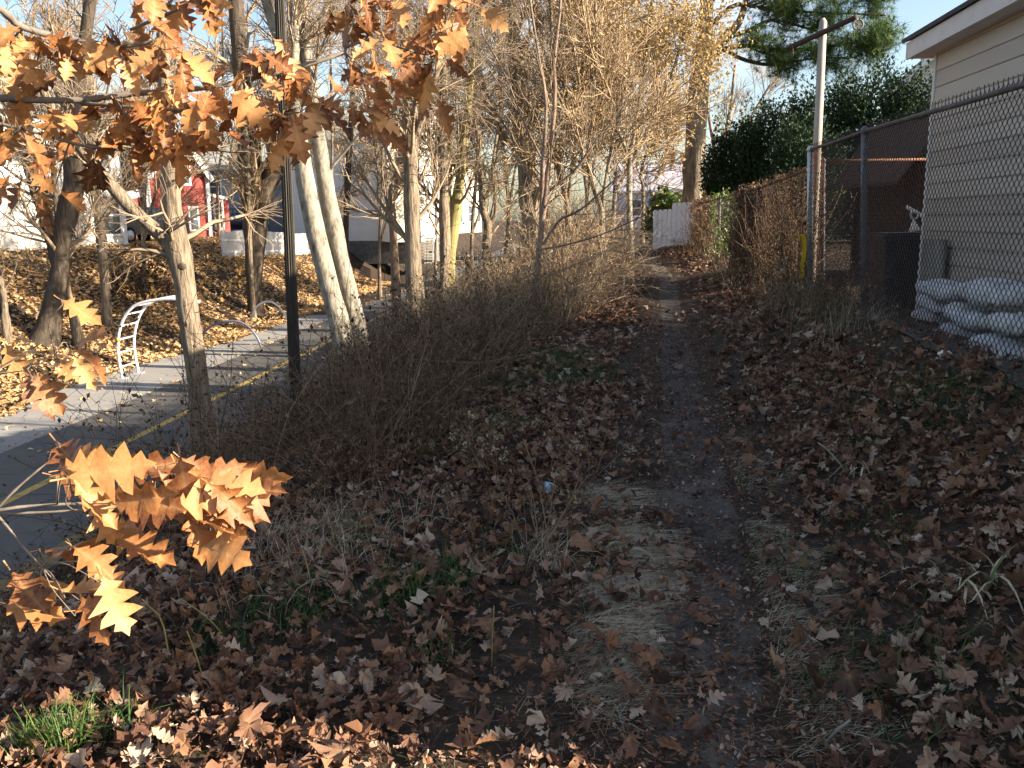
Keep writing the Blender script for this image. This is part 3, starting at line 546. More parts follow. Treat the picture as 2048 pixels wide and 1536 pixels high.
tree('young smooth barked tree with several upright stems beside the dirt path', [[(1070, 640, 13.0, 7.48), (1073, 560, 13.0, 6.80), (1080, 480, 13.0, 6.12), (1090, 400, 13.0, 4.76), (1100, 300, 13.0, 4.76), (1110, 200, 13.0, 4.08), (1108, 120, 13.0, 3.40), (1120, 20, 13.0, 2.72), (1125, -90, 13.0, 2.04)], [(1080, 490, 13.0, 4.08), (1083, 400, 13.0, 4.08), (1086, 320, 12.9, 4.08), (1092, 210, 12.9, 3.40), (1075, 100, 12.8, 2.72), (1060, 0, 12.8, 2.04)], [(1100, 380, 13.0, 2.72), (1150, 340, 12.9, 2.72), (1200, 270, 12.8, 2.04), (1260, 190, 12.7, 1.36)], [(1085, 490, 13.0, 2.72), (1120, 440, 12.9, 2.72), (1160, 420, 12.7, 2.04), (1240, 350, 12.5, 1.36)], [(1075, 500, 13.0, 2.04), (1130, 490, 12.7, 2.04), (1200, 470, 12.4, 1.36), (1290, 430, 12.2, 1.2)], [(1090, 330, 13.0, 2.04), (1050, 250, 13.0, 2.04), (1010, 150, 13.0, 1.36), (960, 60, 13.0, 1.36)]], M_['barkred'], [(9, .25, 1, 1.1, .6, 5), (5, .2, 1, .55, .6, 4), (3, .2, 1, .3, .6, 3)], name='young_tree', rmin=.0025, up=.1, sides=8)
tree('large dark trunk bending over at the left of the bank', [[(85, 700, 22, 24), (105, 620, 22, 20), (120, 540, 22, 18), (125, 470, 22, 18), (145, 390, 22, 20), (152, 300, 22, 18), (150, 200, 22, 15), (170, 80, 22, 12), (190, -60, 22, 9)], [(118, 540, 22, 13), (95, 450, 22, 12), (70, 380, 22, 10), (40, 280, 22, 8), (0, 180, 22, 6)]], M_['barkdark'], 'big', name='bending_tree')
tree('slanting lit stem leaning against the large dark trunk', [[(155, 665, 22.6, 9), (138, 600, 22.6, 8), (128, 540, 22.6, 6), (115, 440, 22.6, 5), (105, 330, 22.6, 4)]], M_['bark'], 'thin')
tree('slender leaning stem low on the far left of the bank', [[(12, 650, 21, 7), (8, 600, 21, 6), (0, 550, 21, 6), (-20, 460, 21, 5), (-30, 300, 21, 4)]], M_['bark'], 'thin')
tree('pale trunk in front of the white house', [[(212, 620, 25, 8), (208, 540, 25, 9), (200, 450, 25, 10), (190, 380, 25, 10), (182, 280, 25, 9), (175, 120, 25, 7), (170, -40, 25, 5)]], M_['bark'], 'big', twig='twigfar', rmin=.007)
tree('thin pole of a tree lit beside the massive dark tree', [[(505, 590, 32, 4), (500, 500, 32, 5), (498, 400, 32, 4), (495, 300, 32, 4), (480, 150, 32, 3)]], M_['bark'], 'thin', twig='twigfar', rmin=.007)
tree('small crooked tree leaning before the cream house', [[(790, 520, 34, 8), (785, 440, 34, 8), (782, 400, 34, 8), (796, 340, 34, 7), (810, 280, 34, 6), (820, 160, 34, 4)]], M_['barkred'], 'thin', twig='twigfar', rmin=.008)
tree('tall dark pole of a tree before the grey roofed house', [[(690, 510, 36, 7), (692, 440, 36, 6), (696, 350, 36, 6), (702, 240, 36, 5), (706, 100, 36, 4), (700, -50, 36, 3)]], M_['barkdark'], 'thin', twig='twigfar', rmin=.009)
# tree with tan hanging leaves, and thin trees of the thicket beyond the dirt path
tree('tree thick with dangling tan seed leaves before the pine', [[(1262, 500, 26, 6), (1258, 400, 26, 6), (1262, 300, 26, 5), (1285, 180, 26, 5), (1300, 60, 26, 4), (1310, -60, 26, 3)], [(1262, 330, 26, 4), (1300, 250, 26, 4), (1340, 160, 26, 3), (1370, 60, 26, 3)], [(1260, 320, 26, 4), (1225, 220, 26, 3), (1215, 100, 26, 3), (1200, -20, 26, 2)]], M_['barkgrey'], [(11, .3, 1, 1.9, .9, 5), (6, .2, 1, .9, .8, 4), (3, .2, 1, .5, .8, 3)], twig='twigfar', rmin=.007, name='tan_leaved_tree', extra=leafbits('hanging_leaves', M_['tan'], 1, .10, 9, .34), up=-.06)
for i, (u, y, top, lb) in enumerate([(1130, 24, 60, 'thin stem just right of the young multi stemmed tree'), (1168, 30, 20, 'slim stem in the thicket left of the tan leaved tree'), (1195, 23, 120, 'low leaning stem in the thicket beside the dirt path'), (1222, 33, 100, 'faint stem far back in the thicket under the tan leaves'), (1010, 33, 0, 'slim stem between the crooked trunk and the thick ivy trunk'), (945, 36, 30, 'slim pale stem beyond the mossy tree'), (760, 40, 60, 'slim stem before the shaded grey wall'), (655, 44, 20, 'faint stem behind the pale leaning pair'), (1100, 40, -20, 'distant straight stem behind the young tree'), (290, 30, 40, 'slim stem behind the leaning limb of the forked tree'), (440, 46, 60, 'slender stem behind the white picket fence'), (40, 34, 0, 'slim stem at the corner of the white house'), (870, 50, 80, 'distant slim stem before the white house stairs'), (1285, 38, 200, 'short stem left of the white board fence')]):
    b = None
    for vb in range(600, 440, -4):
        p = P(u, vb, y)
        if p[2] > Hs(p[0], p[1]): b = vb; break
    b = b or 500; l = rng.normal(0, 12, 3)
    tree(lb, [[(u, b + 6, y, 6 * 26 / y), (u + l[0] * .4, b - 110, y, 5 * 26 / y), (u + l[1], (b + top) / 2, y, 4.5 * 26 / y), (u + l[2] * 1.6, top, y, 3.5 * 26 / y), (u + l[2] * 2, top - 120, y, 2.5 * 26 / y)], [(u + l[0] * .4, b - 110, y, 3.5 * 26 / y), (u + l[1] + 40, (b + top) / 2, y, 3 * 26 / y), (u + 70, top, y, 2 * 26 / y)]], M_['bark'], 'far', twig='twigfar', rmin=.006 + .0002 * y, group='thin bare trees of the thicket', sides=6, extra=leafbits('hanging_leaves', M_['tan'], .3, .08, 1, .1) if u > 900 else None)
tree('spreading bare tree with fine reddish twigs behind the pine', [[(1440, 420, 44, 5), (1442, 360, 44, 5), (1446, 300, 44, 4), (1460, 220, 44, 3), (1470, 130, 44, 2)], [(1442, 350, 44, 3), (1470, 290, 44, 3), (1510, 220, 44, 2), (1540, 170, 44, 2)], [(1441, 350, 44, 3), (1425, 280, 44, 3), (1410, 180, 44, 2), (1400, 100, 44, 2)]], M_['barkred'], [(10, .3, 1, 2.4, .5, 5), (6, .2, 1, 1.2, .5, 4), (4, .2, 1, .7, .5, 3)], twig='twigfar', rmin=.009)
# pine
def pine_needles(T, last):
    e = last[:, 1:].reshape(-1, 3); e = e[rng.random(len(e)) < .95]; e = np.repeat(e, 4, 0) + rng.normal(0, .20, (4 * len(e), 3)); m = len(e)
    a = rng.normal(size=(16, 3)); a[:, 2] = a[:, 2] * .7 + .25; a = unit(a); V = []
    for q in a:
        w = unit(np.cross(q, [0, 0, 1.])) * .03; V += [-w, w, q]
    sh = (np.array(V), [np.arange(48).reshape(-1, 3)], None)
    obj('needles', scatter('needles', [sh], e, randR(m, .6), rng.uniform(.20, .32, m), rng.beta(1.6, 1.6, m)), M_['needle'], T, kind='stuff')
LV['pine'] = [(10, .35, 1, 1.9, .8, 5), (7, .15, 1, .9, .7, 4)]
T = tree('tall pine with a thick sunlit trunk and broad green boughs', [[(1385, 480, 33, 25), (1387, 400, 33, 22), (1390, 330, 33, 21), (1393, 250, 33, 20), (1398, 170, 33, 18), (1408, 100, 33, 14), (1412, 20, 33, 12), (1418, -100, 33, 9)], [(1400, 140, 33, 13), (1425, 105, 33, 12), (1455, 70, 32.8, 10), (1480, 40, 32.6, 7), (1500, -30, 32.4, 5)]], M_['barkpine'], [], name='pine_tree', sides=14)
bl = [[(1405, 130, 33, 5), (1450, 98, 32.6, 5), (1500, 92, 32.2, 4), (1560, 100, 31.8, 4), (1650, 95, 31.4, 3), (1790, 70, 31, 2)], [(1412, 60, 33, 4), (1470, 10, 32.4, 4), (1540, 20, 32, 3), (1640, 25, 31.6, 2), (1770, 30, 31.4, 2)], [(1455, 75, 33, 4), (1500, 60, 32.4, 4), (1550, 40, 32, 3), (1640, 65, 31.8, 2), (1740, 90, 31, 2)], [(1412, 10, 33, 4), (1470, -30, 33, 4), (1560, -40, 32.6, 3), (1660, -20, 32, 2), (1760, -10, 31, 2)], [(1440, 95, 33, 4), (1490, 120, 32.5, 4), (1550, 130, 32, 3), (1620, 118, 31.5, 2), (1710, 115, 31, 2)], [(1415, -30, 33, 5), (1440, -60, 33, 4), (1400, -90, 32, 3), (1350, -110, 32, 2)]]
A = np.stack([limb(b, 16) for b in bl]); c = MB(); V, F = tubes(A[..., :3], A[..., 3], 6); c.add(V, F)
p1, r1 = grow(A[..., :3], A[..., 3], 13, .3, 1, 1.25, .8, 5, .03, .15, .6, .012); p1[..., 2] = p1[:, :1, 2] + (p1[..., 2] - p1[:, :1, 2]) * .45; V, F = tubes(p1, r1, 3); c.add(V, F)
p2, r2 = grow(p1, r1, 5, .2, 1, .55, .7, 4, .05, .15, .6, .008); V, F = tubes(p2, r2, 3); c.add(V, F)
obj('bough', c.mesh('bough', True), M_['barkdark'], T); pine_needles(T, p2)
# evergreen hedge trees
def hedge(label, u, v0, v1, wpx, y, n, group='evergreens behind the back yard', matl='hedge', nm='evergreen_tree', size=.115):
    base = P(u, v1, y); h = P(u, v0, y)[2] - base[2]; w = wpx * y / FP; b = np.array([base[0], base[1], base[2]])
    T = thing(nm, label, 'tree' if nm.endswith('tree') else 'bush', b, group)
    th = np.arccos(rng.uniform(-.25, 1, n)); an = rng.uniform(0, 6.283, n); lump = .72 + .5 * vnoise(an * 2.2 + u, th * 3.2) + .16 * (vnoise(an * 7 + 3, th * 9 + u) - .5)
    q = rng.uniform(.25, 1, n) ** .45 * lump; sx = np.sin(th) ** .75
    p = b + np.stack([np.cos(an) * sx * q * w, np.sin(an) * sx * q * w * .8, h * .42 + np.cos(th) * q * h * .60], -1); lowk = rng.random(n) < .3
    p[lowk, 2] = b[2] + rng.random(lowk.sum()) * h * .5
    sprig = (np.array([[-.14, 0, 0], [.14, 0, 0], [.20, .5, .04], [0, 1., 0], [-.2, .5, -.04], [.12, .2, .1], [.5, .5, .12], [.2, .42, .04], [-.12, .2, -.1], [-.5, .5, -.1], [-.2, .42, .02]]), [np.array([[0, 1, 2], [0, 2, 3], [0, 3, 4], [5, 6, 7], [8, 10, 9]])], None)
    R = rot_of(an - np.pi / 2 + rng.normal(0, .5, n), rng.uniform(.2, 1.3, n), rng.normal(0, .8, n))
    obj('crown', scatter('crown', [sprig], p, R, rng.uniform(.6, 1.3, n) * size, rng.beta(1.3, 2, n)), M_[matl], T, kind='stuff')
    m = MB(); 
    for k in range(3): m.tube([b + (rng.normal(0, w * .2), rng.normal(0, w * .2), -.2), b + (rng.normal(0, w * .25), 0, h * .45), b + (rng.normal(0, w * .2), 0, h * .85)], [.07, .05, .02], 6)
    obj('trunk', m.mesh('trunk', True), M_['barkdark'], T)
    return T
for a in [('dark evergreen directly right of the pine trunk', 1465, 238, 480, 75, 30.5, 14000), ('rounded evergreen left of the clothesline pole', 1545, 190, 480, 92, 29.5, 17000), ('evergreen crossed by the clothesline pole', 1640, 165, 480, 95, 29, 17000), ('tallest evergreen right of the clothesline pole', 1735, 130, 480, 100, 28.5, 19000), ('evergreen half hidden by the beige house', 1830, 140, 480, 95, 28, 17000), ('narrow evergreen filling the gap behind the rusty inner fence', 1600, 225, 490, 80, 27.3, 11000)]: hedge(*a)
hedge('yellow green bush over the white board fence', 1330, 378, 500, 40, 34, 1500, None, 'ivy', 'leafy_bush', .22)
hedge('sunlit dry bush in front of the dark parked car', 285, 520, 610, 60, 27, 900, None, 'vine', 'dry_bush', .12)
# ------------------------------------------------------------------ fences
def mesh_panel(a, b, za0, za1, zb0, zb1, r=.0036, pitch=.036, curl=0, barbs=True):
    a = np.array(a, float); b = np.array(b, float); L = np.linalg.norm(b - a); n = int(L / pitch); d = (b - a) / L; nrm = np.array([-d[1], d[0]])
    hmax = max(za1 - za0, zb1 - zb0); K = int(hmax / pitch) + 1; i = np.arange(n); k = np.arange(K); s = (i[:, None] + .5) * pitch + ((k[None] + i[:, None]) % 2 - .5) * pitch * 1.0
    f = np.clip(s / L, 0, 1); z0 = za0 + (zb0 - za0) * f; top = za1 + (zb1 - za1) * f + 0 * k[None]
    z = np.minimum(z0 + k[None] * pitch, top + .03); w = (((k[None] + i[:, None]) % 2) * 2 - 1) * .003
    bow = curl * np.sin(f * np.pi)
    p = np.stack([a[0] + d[0] * s + nrm[0] * (w + bow), a[1] + d[1] * s + nrm[1] * (w + bow), z], -1)
    V, F = tubes(p, np.full(p.shape[:2], r), 3); m = MB().add(V, F)
    if barbs:
        e = p[::2, -1].copy(); n2 = len(e); e[:, 2] = top[::2, 0] + .03; q = np.stack([e + (0, 0, -.03), e + (0, 0, .01), e + np.c_[rng.normal(0, .004, (n2, 2)) + d[None] * .008 * (np.arange(n2)[:, None] % 2 * 2 - 1), np.full(n2, .035)]], 1); V, F = tubes(q, np.full((n2, 3), r), 3); m.add(V, F)
    return m
def fpt(y): return np.array([float(fcx(y)), y])
def post(u, vt, vb, y, r, m, parent, cap=True, zb=None):
    t = P(u, vt, y); x, yy_ = t[0], y; b = P(u, vb, y); b = np.array([b[0], b[1], Hs(b[0], b[1]) - .15])
    mb = MB().tube([b, (b + t) / 2, t], r, 12)
    if cap: mb.tube([t + (0, 0, -.03), t + (0, 0, .02), t + (0, 0, .05)], [r * 1.2, r * 1.2, r * .5], 12)
    return obj('post', mb.mesh('post', True), m, parent), b, t
F1 = thing('chain_link_fence', 'tall chain link fence running beside the beige house', 'fence', (fpt(7)[0], 7, Hs(fpt(7)[0], 7)))
o1, b1, t1 = post(1729, 262, 620, 9.0, .034, M_['oldsteel'], F1); o2, b2, t2 = post(1621, 299, 575, 12.0, .042, M_['galv'], F1)
e0 = np.array([float(fcx(3.2)), 3.2, 2.36])
obj('top_rail', MB().tube([e0, (e0 + t1) / 2 + (0, 0, -.015), t1], .021, 8).mesh('top_rail', True), M_['rail'], F1)
obj('top_rail', MB().tube([t1, (t1 + t2) / 2 + (0, 0, -.01), t2], .021, 8).mesh('top_rail', True), M_['rail'], F1)
post(2250, 100, 800, 4.2, .034, M_['oldsteel'], F1)
mw = mesh_panel(e0[:2] , t1[:2], Hs(*e0[:2]) + .05, e0[2], b1[2] + .2, t1[2]); obj('wire_mesh', mw.mesh('wire_mesh'), M_['wire'], F1, kind='stuff')
mw = mesh_panel(t1[:2], t2[:2], b1[2] + .2, t1[2], b2[2] + .2, t2[2]); obj('wire_mesh', mw.mesh('wire_mesh'), M_['wire'], F1, kind='stuff')
c3 = P(1647, 322, 14.7); F2 = thing('rusty_fence', 'rusty chain link return fence behind the galvanised post', 'fence', (t2[0], t2[1] + .05, b2[2]))
obj('wire_mesh', mesh_panel(t2[:2] + (.03, .06), c3[:2], b2[2] + .1, t2[2], .4, c3[2], .006).mesh('wire_mesh'), M_['rust'], F2, kind='stuff')
post(1647, 322, 560, 14.7, .034, M_['oldsteel'], F2)
e3 = P(1880, 318, 15.2); obj('top_rail', MB().tube([c3, (c3 + e3) / 2, e3], .022, 8).mesh('top_rail', True), M_['rust'], F2)
obj('wire_mesh', mesh_panel(c3[:2], e3[:2], .35, c3[2], .4, e3[2], .0024).mesh('wire_mesh'), M_['rust'], F2, kind='stuff')
F3 = thing('vine_fence', 'far chain link fence smothered in dead brown vines', 'fence', P(1560, 600, 15))
ra = [P(1612, 340, 12.4), P(1514, 378, 17.5), P(1440, 396, 22), P(1397, 407, 26)]
for i in range(3):
    a, b = ra[i], ra[i + 1]
    obj('top_rail', MB().tube([a, b], .024, 8).mesh('top_rail', True), M_['rust'], F3)
    obj('wire_mesh', mesh_panel(a[:2], b[:2], Hs(*a[:2]) + .05, a[2], Hs(*b[:2]) + .05, b[2], .0018).mesh('wire_mesh'), M_['wire'], F3, kind='stuff')
    q = MB().tube([(b[0], b[1], Hs(b[0], b[1]) - .1), b + (0, 0, .05)], .035, 10); obj('post', q.mesh('post', True), M_['oldsteel'], F3)
def vine(name, label, cat, a, b, n, mt, zr=(0, 1), thick=.16, size=.08, stems=60, tm=1.0, gap=.28):
    L = np.linalg.norm(b - a); T = thing(name, label, cat, (*((a + b) / 2)[:2], Hs(*((a + b) / 2)[:2])))
    t = rng.random(n); p = a[None] * (1 - t[:, None]) + b[None] * t[:, None]; g = H(p[:, 0], p[:, 1]); f = zr[0] + (zr[1] - zr[0]) * rng.random(n)
    p[:, 2] = g + (p[:, 2] - g + .12) * f; p[:, :2] += rng.normal(0, thick, (n, 2)) * (.4 + .6 * vnoise(t * 9, f * 5))[:, None]
    k = vnoise(t * L * 1.6 + 3, f * 3.1) > gap; p = p[k]; m = len(p)
    obj('leaves', scatter('leaves', SIM[:3] + QD, p, randR(m, 1.1), rng.uniform(.5, 1.4, m) * size, rng.beta(1.4, 1.6, m) * tm), mt, T, kind='stuff')
    s = MB(); tt = rng.random(stems); q = a * (1 - tt[:, None]) + b * tt[:, None]; q[:, 2] = H(q[:, 0], q[:, 1]); d = np.stack([rng.normal(0, .10, stems), rng.normal(0, .14, stems), np.ones(stems)], -1)
    w = walk(q, d, rng.uniform(.5, .95, stems) * 2.0, 7, .15, .05); V, F = tubes(w, np.repeat(np.linspace(.009, .004, 7)[None], stems, 0), 4); s.add(V, F); obj('stems', s.mesh('stems', True), M_['vinestem'], T, kind='stuff')
    return T
vine('dead_vine', 'curtain of dead brown vine on the fence left of the yellow tape', 'vine', P(1606, 350, 12.6), P(1530, 372, 16.5), 8000, M_['vine'], size=.04, stems=190, tm=.75, gap=.42)  # lowered tint puts the shade on this curtain into its colour
vine('dead_vine', 'sunlit column of dead vine at the fence post beside the ivy', 'vine', P(1522, 376, 17), P(1478, 388, 19.2), 8000, M_['vine'], size=.05, stems=120)
vine('dead_vine', 'dead vine covering the fence next to the white board fence', 'vine', P(1425, 400, 23.5), P(1392, 408, 26.5), 5000, M_['vine'], size=.06, stems=90)
vine('ivy', 'green ivy climbing the fence between two dead vine masses', 'ivy', P(1470, 385, 19.8), P(1432, 395, 22.6), 1300, M_['ivy'], (.1, 1), .2, .085, 25, tm=.8, gap=.5)
# white vinyl board fence
F4 = thing('white_board_fence', 'white vinyl board fence stepping up toward the pine', 'fence', P(1350, 497, 31))
for i in range(10):
    u0 = 1306 + i * 9.4; lo, top = (P(u0 + 4.7, 502, 31 - .08 * i), P(u0 + 4.7, (420 - i * .6) if i < 4 else (406 - (i - 4) * .7), 31 - .08 * i)); h = top[2] - lo[2] + .3; c = (lo + top) / 2
    w = 9.0 * 31 / FP
    v = np.array([[-.5, 0], [.5, 0], [.5, .95], [.32, 1], [-.32, 1], [-.5, .95]]) * [w, h]; z0 = lo[2] - .3
    V = np.array([[c[0] + x, c[1] + yv, z0 + z] for yv in (-.02, .02) for x, z in v]); n = 6
    obj('board', MB().add(V, [np.arange(6)], [np.arange(6, 12)[::-1]], [[k, (k + 1) % 6 + 0, (k + 1) % 6 + 6, k + 6] for k in range(6)]).mesh('board'), M_['pvc'], F4)
for vv in (425, 480):
    a, b = P(1306, vv, 31.1), P(1400, vv, 30.4); obj('rail', MB().beam(a, b, .04, .09).mesh('rail'), M_['pvc'], F4)
# yellow tape
c = P(1607, 472, 11.9); q = MB(); tz = np.linspace(0, 1, 7); pts = [(c[0] + .012 * math.sin(5 * t), c[1] - .03 + .01 * math.cos(4 * t), c[2] - .58 * t) for t in tz]
V = np.array([[p[0] + s * .03, p[1] + th, p[2]] for p in pts for s in (-1, 1) for th in (0, .004)]); 
F = [[4 * i, 4 * i + 2, 4 * i + 6, 4 * i + 4] for i in range(6)] + [[4 * i + 1, 4 * i + 5, 4 * i + 7, 4 * i + 3] for i in range(6)]
q.add(V, F); q.box(c + (-.04, -.03, .01), (.11, .006, .035), _rz(.2)); one('yellow_tape', q.mesh('yellow_tape'), M_['tape'], 'strip of yellow tape hanging on the galvanised fence post', 'tape')
# ------------------------------------------------------------------ beige house, close on the right
HC = np.array([5.28, 11.0]); hd = np.array([-.09, -1.0]); hd /= np.linalg.norm(hd); hn = np.array([-hd[1], hd[0]]) * 1.0   # hn points into the house (+x)
if hn[0] < 0: hn = -hn
HL = 9.85; HW = 7.0; HB = .35; HE = 3.52
def hp(a, b, z): q = HC + hd * a + hn * b; return np.array([q[0], q[1], z])
HO = thing('beige_house', 'beige vinyl sided house behind the chain link fence', 'house', hp(0, 0, HB))
m = MB(); V = [hp(a, b, z) for a in (0, HL) for b in (.02, HW) for z in (HB - .4, HE + (a > 1) * .12)] ; m.add(V, [[0, 1, 3, 2], [4, 6, 7, 5], [0, 4, 5, 1], [2, 3, 7, 6]])
rz_ = HE + .32 * HW / 2; V = [hp(a, HW / 2, rz_) for a in (0, HL)] + [hp(a, b, HE) for a in (0, HL) for b in (.02, HW)]; m.add(V, [[0, 2, 3], [1, 5, 4]])
obj('wall', m.mesh('wall'), M_['siding'], HO)
z = HB - .1; k = 0
while z < HE + .1:
    z1 = min(z + .192, HE + .11); pr = [(.0, z), (-.018, z), (-.022, z + .012), (-.007, z1 - .004), (0, z1)]
    V = [hp(a, b, zz) for a in (.05, HL) for b, zz in pr]; n = 5
    obj('siding_board', MB().add(V, [[0, 1, 2, 3, 4]], [[9, 8, 7, 6, 5]], [[i, i + 5, (i + 1) % 5 + 5, (i + 1) % 5] for i in range(5)]).mesh('siding_board'), M_['siding'], HO); z = z1
obj('corner_trim', MB().add([hp(a, b, zz) for a in (-.02, .05) for b in (-.03, .09) for zz in (HB - .1, HE)], [[0, 1, 3, 2], [4, 6, 7, 5], [0, 4, 5, 1], [2, 3, 7, 6], [0, 2, 6, 4], [1, 5, 7, 3]]).mesh('corner_trim'), M_['trim'], HO)
def slab(cs): 
    return MB().add(np.array(cs), [[0, 1, 2, 3], [7, 6, 5, 4], [0, 4, 5, 1], [1, 5, 6, 2], [2, 6, 7, 3], [3, 7, 4, 0]])
OV = .28
fz0, fz1 = HE - .0, HE + .20; sl_ = .012
obj('fascia', slab([hp(-OV, -OV, fz0), hp(HL + OV, -OV, fz0 + sl_ * HL), hp(HL + OV, -OV + .03, fz0 + sl_ * HL), hp(-OV, -OV + .03, fz0), hp(-OV, -OV, fz1), hp(HL + OV, -OV, fz1 + sl_ * HL), hp(HL + OV, -OV + .03, fz1 + sl_ * HL), hp(-OV, -OV + .03, fz1)]).mesh('fascia'), M_['trim'], HO)
obj('soffit', slab([hp(-OV, -OV + .032, fz0 + .01), hp(HL + OV, -OV + .032, fz0 + .01 + sl_ * HL), hp(HL + OV, .3, fz0 + .01 + sl_ * HL), hp(-OV, .3, fz0 + .01), hp(-OV, -OV + .032, fz0 + .03), hp(HL + OV, -OV + .032, fz0 + .03 + sl_ * HL), hp(HL + OV, .3, fz0 + .03 + sl_ * HL), hp(-OV, .3, fz0 + .03)]).mesh('soffit'), M_['trim'], HO)
for sgn in (0, 1):
    be = -OV - .04 if sgn == 0 else HW + OV + .04; ze = fz1 + .005; zr_ = ze + .32 * (HW / 2 + OV)
    cs = [hp(-OV - .05, be, ze), hp(HL + OV, be, ze + sl_ * HL * (sgn == 0)), hp(HL + OV, HW / 2, zr_), hp(-OV - .05, HW / 2, zr_)]
    obj('roof', slab(cs + [c + (0, 0, .05) for c in cs]).mesh('roof'), M_['shingle'], HO)
obj('rake_board', slab([hp(-OV - .0, -OV, fz0 + .02), hp(-OV, HW / 2, fz0 + .02 + .32 * (HW / 2 + OV)), hp(-OV + .03, HW / 2, fz0 + .02 + .32 * (HW / 2 + OV)), hp(-OV + .03, -OV, fz0 + .02), hp(-OV, -OV, fz1), hp(-OV, HW / 2, fz1 + .32 * (HW / 2 + OV)), hp(-OV + .03, HW / 2, fz1 + .32 * (HW / 2 + OV)), hp(-OV + .03, -OV, fz1)]).mesh('rake_board'), M_['trim'], HO)
# sacks
def sack(c, d, yaw, label, tilt=0):
    a = np.linspace(0, 2 * np.pi, 44, endpoint=False); b = np.linspace(-np.pi / 2, np.pi / 2, 19); f = lambda t, e: np.sign(t) * np.abs(t) ** e
    A, B = np.meshgrid(a, b, indexing='ij'); x = f(np.cos(B), .55) * f(np.cos(A), .4) * d[0] / 2; y = f(np.cos(B), .55) * f(np.sin(A), .4) * d[1] / 2; z = f(np.sin(B), .85) * d[2] / 2
    o1, o2 = c[0] * 37 % 20 + 50, c[1] * 53 % 20 + 50
    rid = lambda k: np.abs(vnoise(x * k + o1 + 3 * vnoise(x * 5 + o2, y * 5), y * k * .8 + o2 + z * k) - .5)
    nz = vnoise(x * 6 + o1, y * 5 + o2) - .5; cr_ = .5 - rid(9) * 1.1 - rid(21) * .5
    V = np.stack([x * (1 + .18 * nz) , y * (1 + .14 * nz), z * (1 + .7 * nz) + .05 * cr_ * np.cos(B) ** .3 - .07 * (x / d[0]) ** 2 + .03 * np.sin(3 * y / d[1] + o1)], -1).reshape(-1, 3) @ (_rz(yaw) @ _rx(tilt)).T + c
    I = np.arange(44 * 19).reshape(44, 19); J = np.roll(I, -1, 0)
    one('sack', mesh_of('sack', V, [np.stack([I[:, :-1], J[:, :-1], J[:, 1:], I[:, 1:]], -1).reshape(-1, 4)]), M_['sack'], label, 'sack', 'white sacks piled against the beige house')
def sk(u, v, y, d, yaw, lb, t=0): sack(P(u, v, y), d, yaw, lb, t)
sk(1880, 640, 9.9, (.42, .75, .17), .1, 'bottom sack at the far end of the pile by the black bin')
sk(1885, 612, 9.6, (.40, .7, .16), -.1, 'middle sack at the far end of the pile')
sk(1895, 578, 9.4, (.44, .66, .18), .15, 'white sack topping the far end of the pile below the grey board')
sk(1945, 668, 8.6, (.42, .72, .17), .1, 'bottom sack in the middle of the pile touching the gravel')
sk(1950, 632, 8.5, (.44, .72, .18), -.05, 'second layer sack in the middle of the pile')
sk(1985, 590, 8.3, (.46, .8, .22), .1, 'large bluish sack bulging on top against the siding')
sk(2015, 700, 7.4, (.42, .7, .17), .1, 'bottom sack at the near end of the pile')
sk(2035, 652, 7.3, (.44, .7, .18), 0, 'upper sack at the near end of the pile')
# board, bin, loop
a = P(1866, 522, 10.3); one('grey_board', MB().box(a, (.03, .46, .52), _rz(.1) @ _rx(0.0)).box(a + (0.02, .2, -.02), (.03, .06, .5)).mesh('grey_board'), M_['wood'], 'weathered grey wooden board leaning on the beige wall above the sacks', 'board')
c = P(1795, 560, 11.7); bz = Hs(c[0], c[1]); BT = P(1795, 470, 11.7)[2]; B = thing('rubbish_bin', 'black plastic rubbish bin at the corner of the beige house', 'bin', (c[0], c[1], bz))
def frus(c, z0, z1, w0, w1, n=4):
    V = [[c[0] + sx * w, c[1] + sy * w, zz] for zz, w in ((z0, w0), (z1, w1)) for sx, sy in ((-1, -1), (1, -1), (1, 1), (-1, 1))]; return V, [[3, 2, 1, 0], [4, 5, 6, 7], [0, 1, 5, 4], [1, 2, 6, 5], [2, 3, 7, 6], [3, 0, 4, 7]]
V, F = frus(c, bz, BT - .05, .28, .36); obj('body', MB().add(V, F).mesh('body'), M_['bin'], B)
obj('lid', MB().box((c[0], c[1], BT - .02), (.80, .80, .055)).box((c[0], c[1], BT + .02), (.66, .66, .03)).mesh('lid'), M_['bin'], B)
for s in (-1, 1): obj('wheel', MB().tube([(c[0] + s * .22, c[1] + .3, bz + .1), (c[0] + s * .29, c[1] + .3, bz + .1)], .1, 14).mesh('wheel', True), M_['rubber'], B)
b = P(1826, 462, 11.3); lp = [b + (.045 * math.sin(t) - .0, 0, .21 + .055 * math.cos(t)) for t in np.linspace(0, 2 * math.pi, 14)]
one('loop_top_float', MB().tube([b + (0.02, 0, 0), b + (.01, 0, .06), b + (0, 0, .15)], [.075, .045, .012], 10).tube(lp, .013, 6).mesh('loop_top_float', True), M_['foam'], 'pale cone topped by a loop standing on the black bin', 'float')
one('white_pipe', MB().tube([P(1812, 413, 11.35), P(1847, 432, 11.25)], .022, 8).tube([P(1841, 429, 11.26), P(1849, 433, 11.24)], .032, 8).mesh('white_pipe', True), M_['foam'], 'white pipe slanting out past the corner of the beige house', 'pipe')
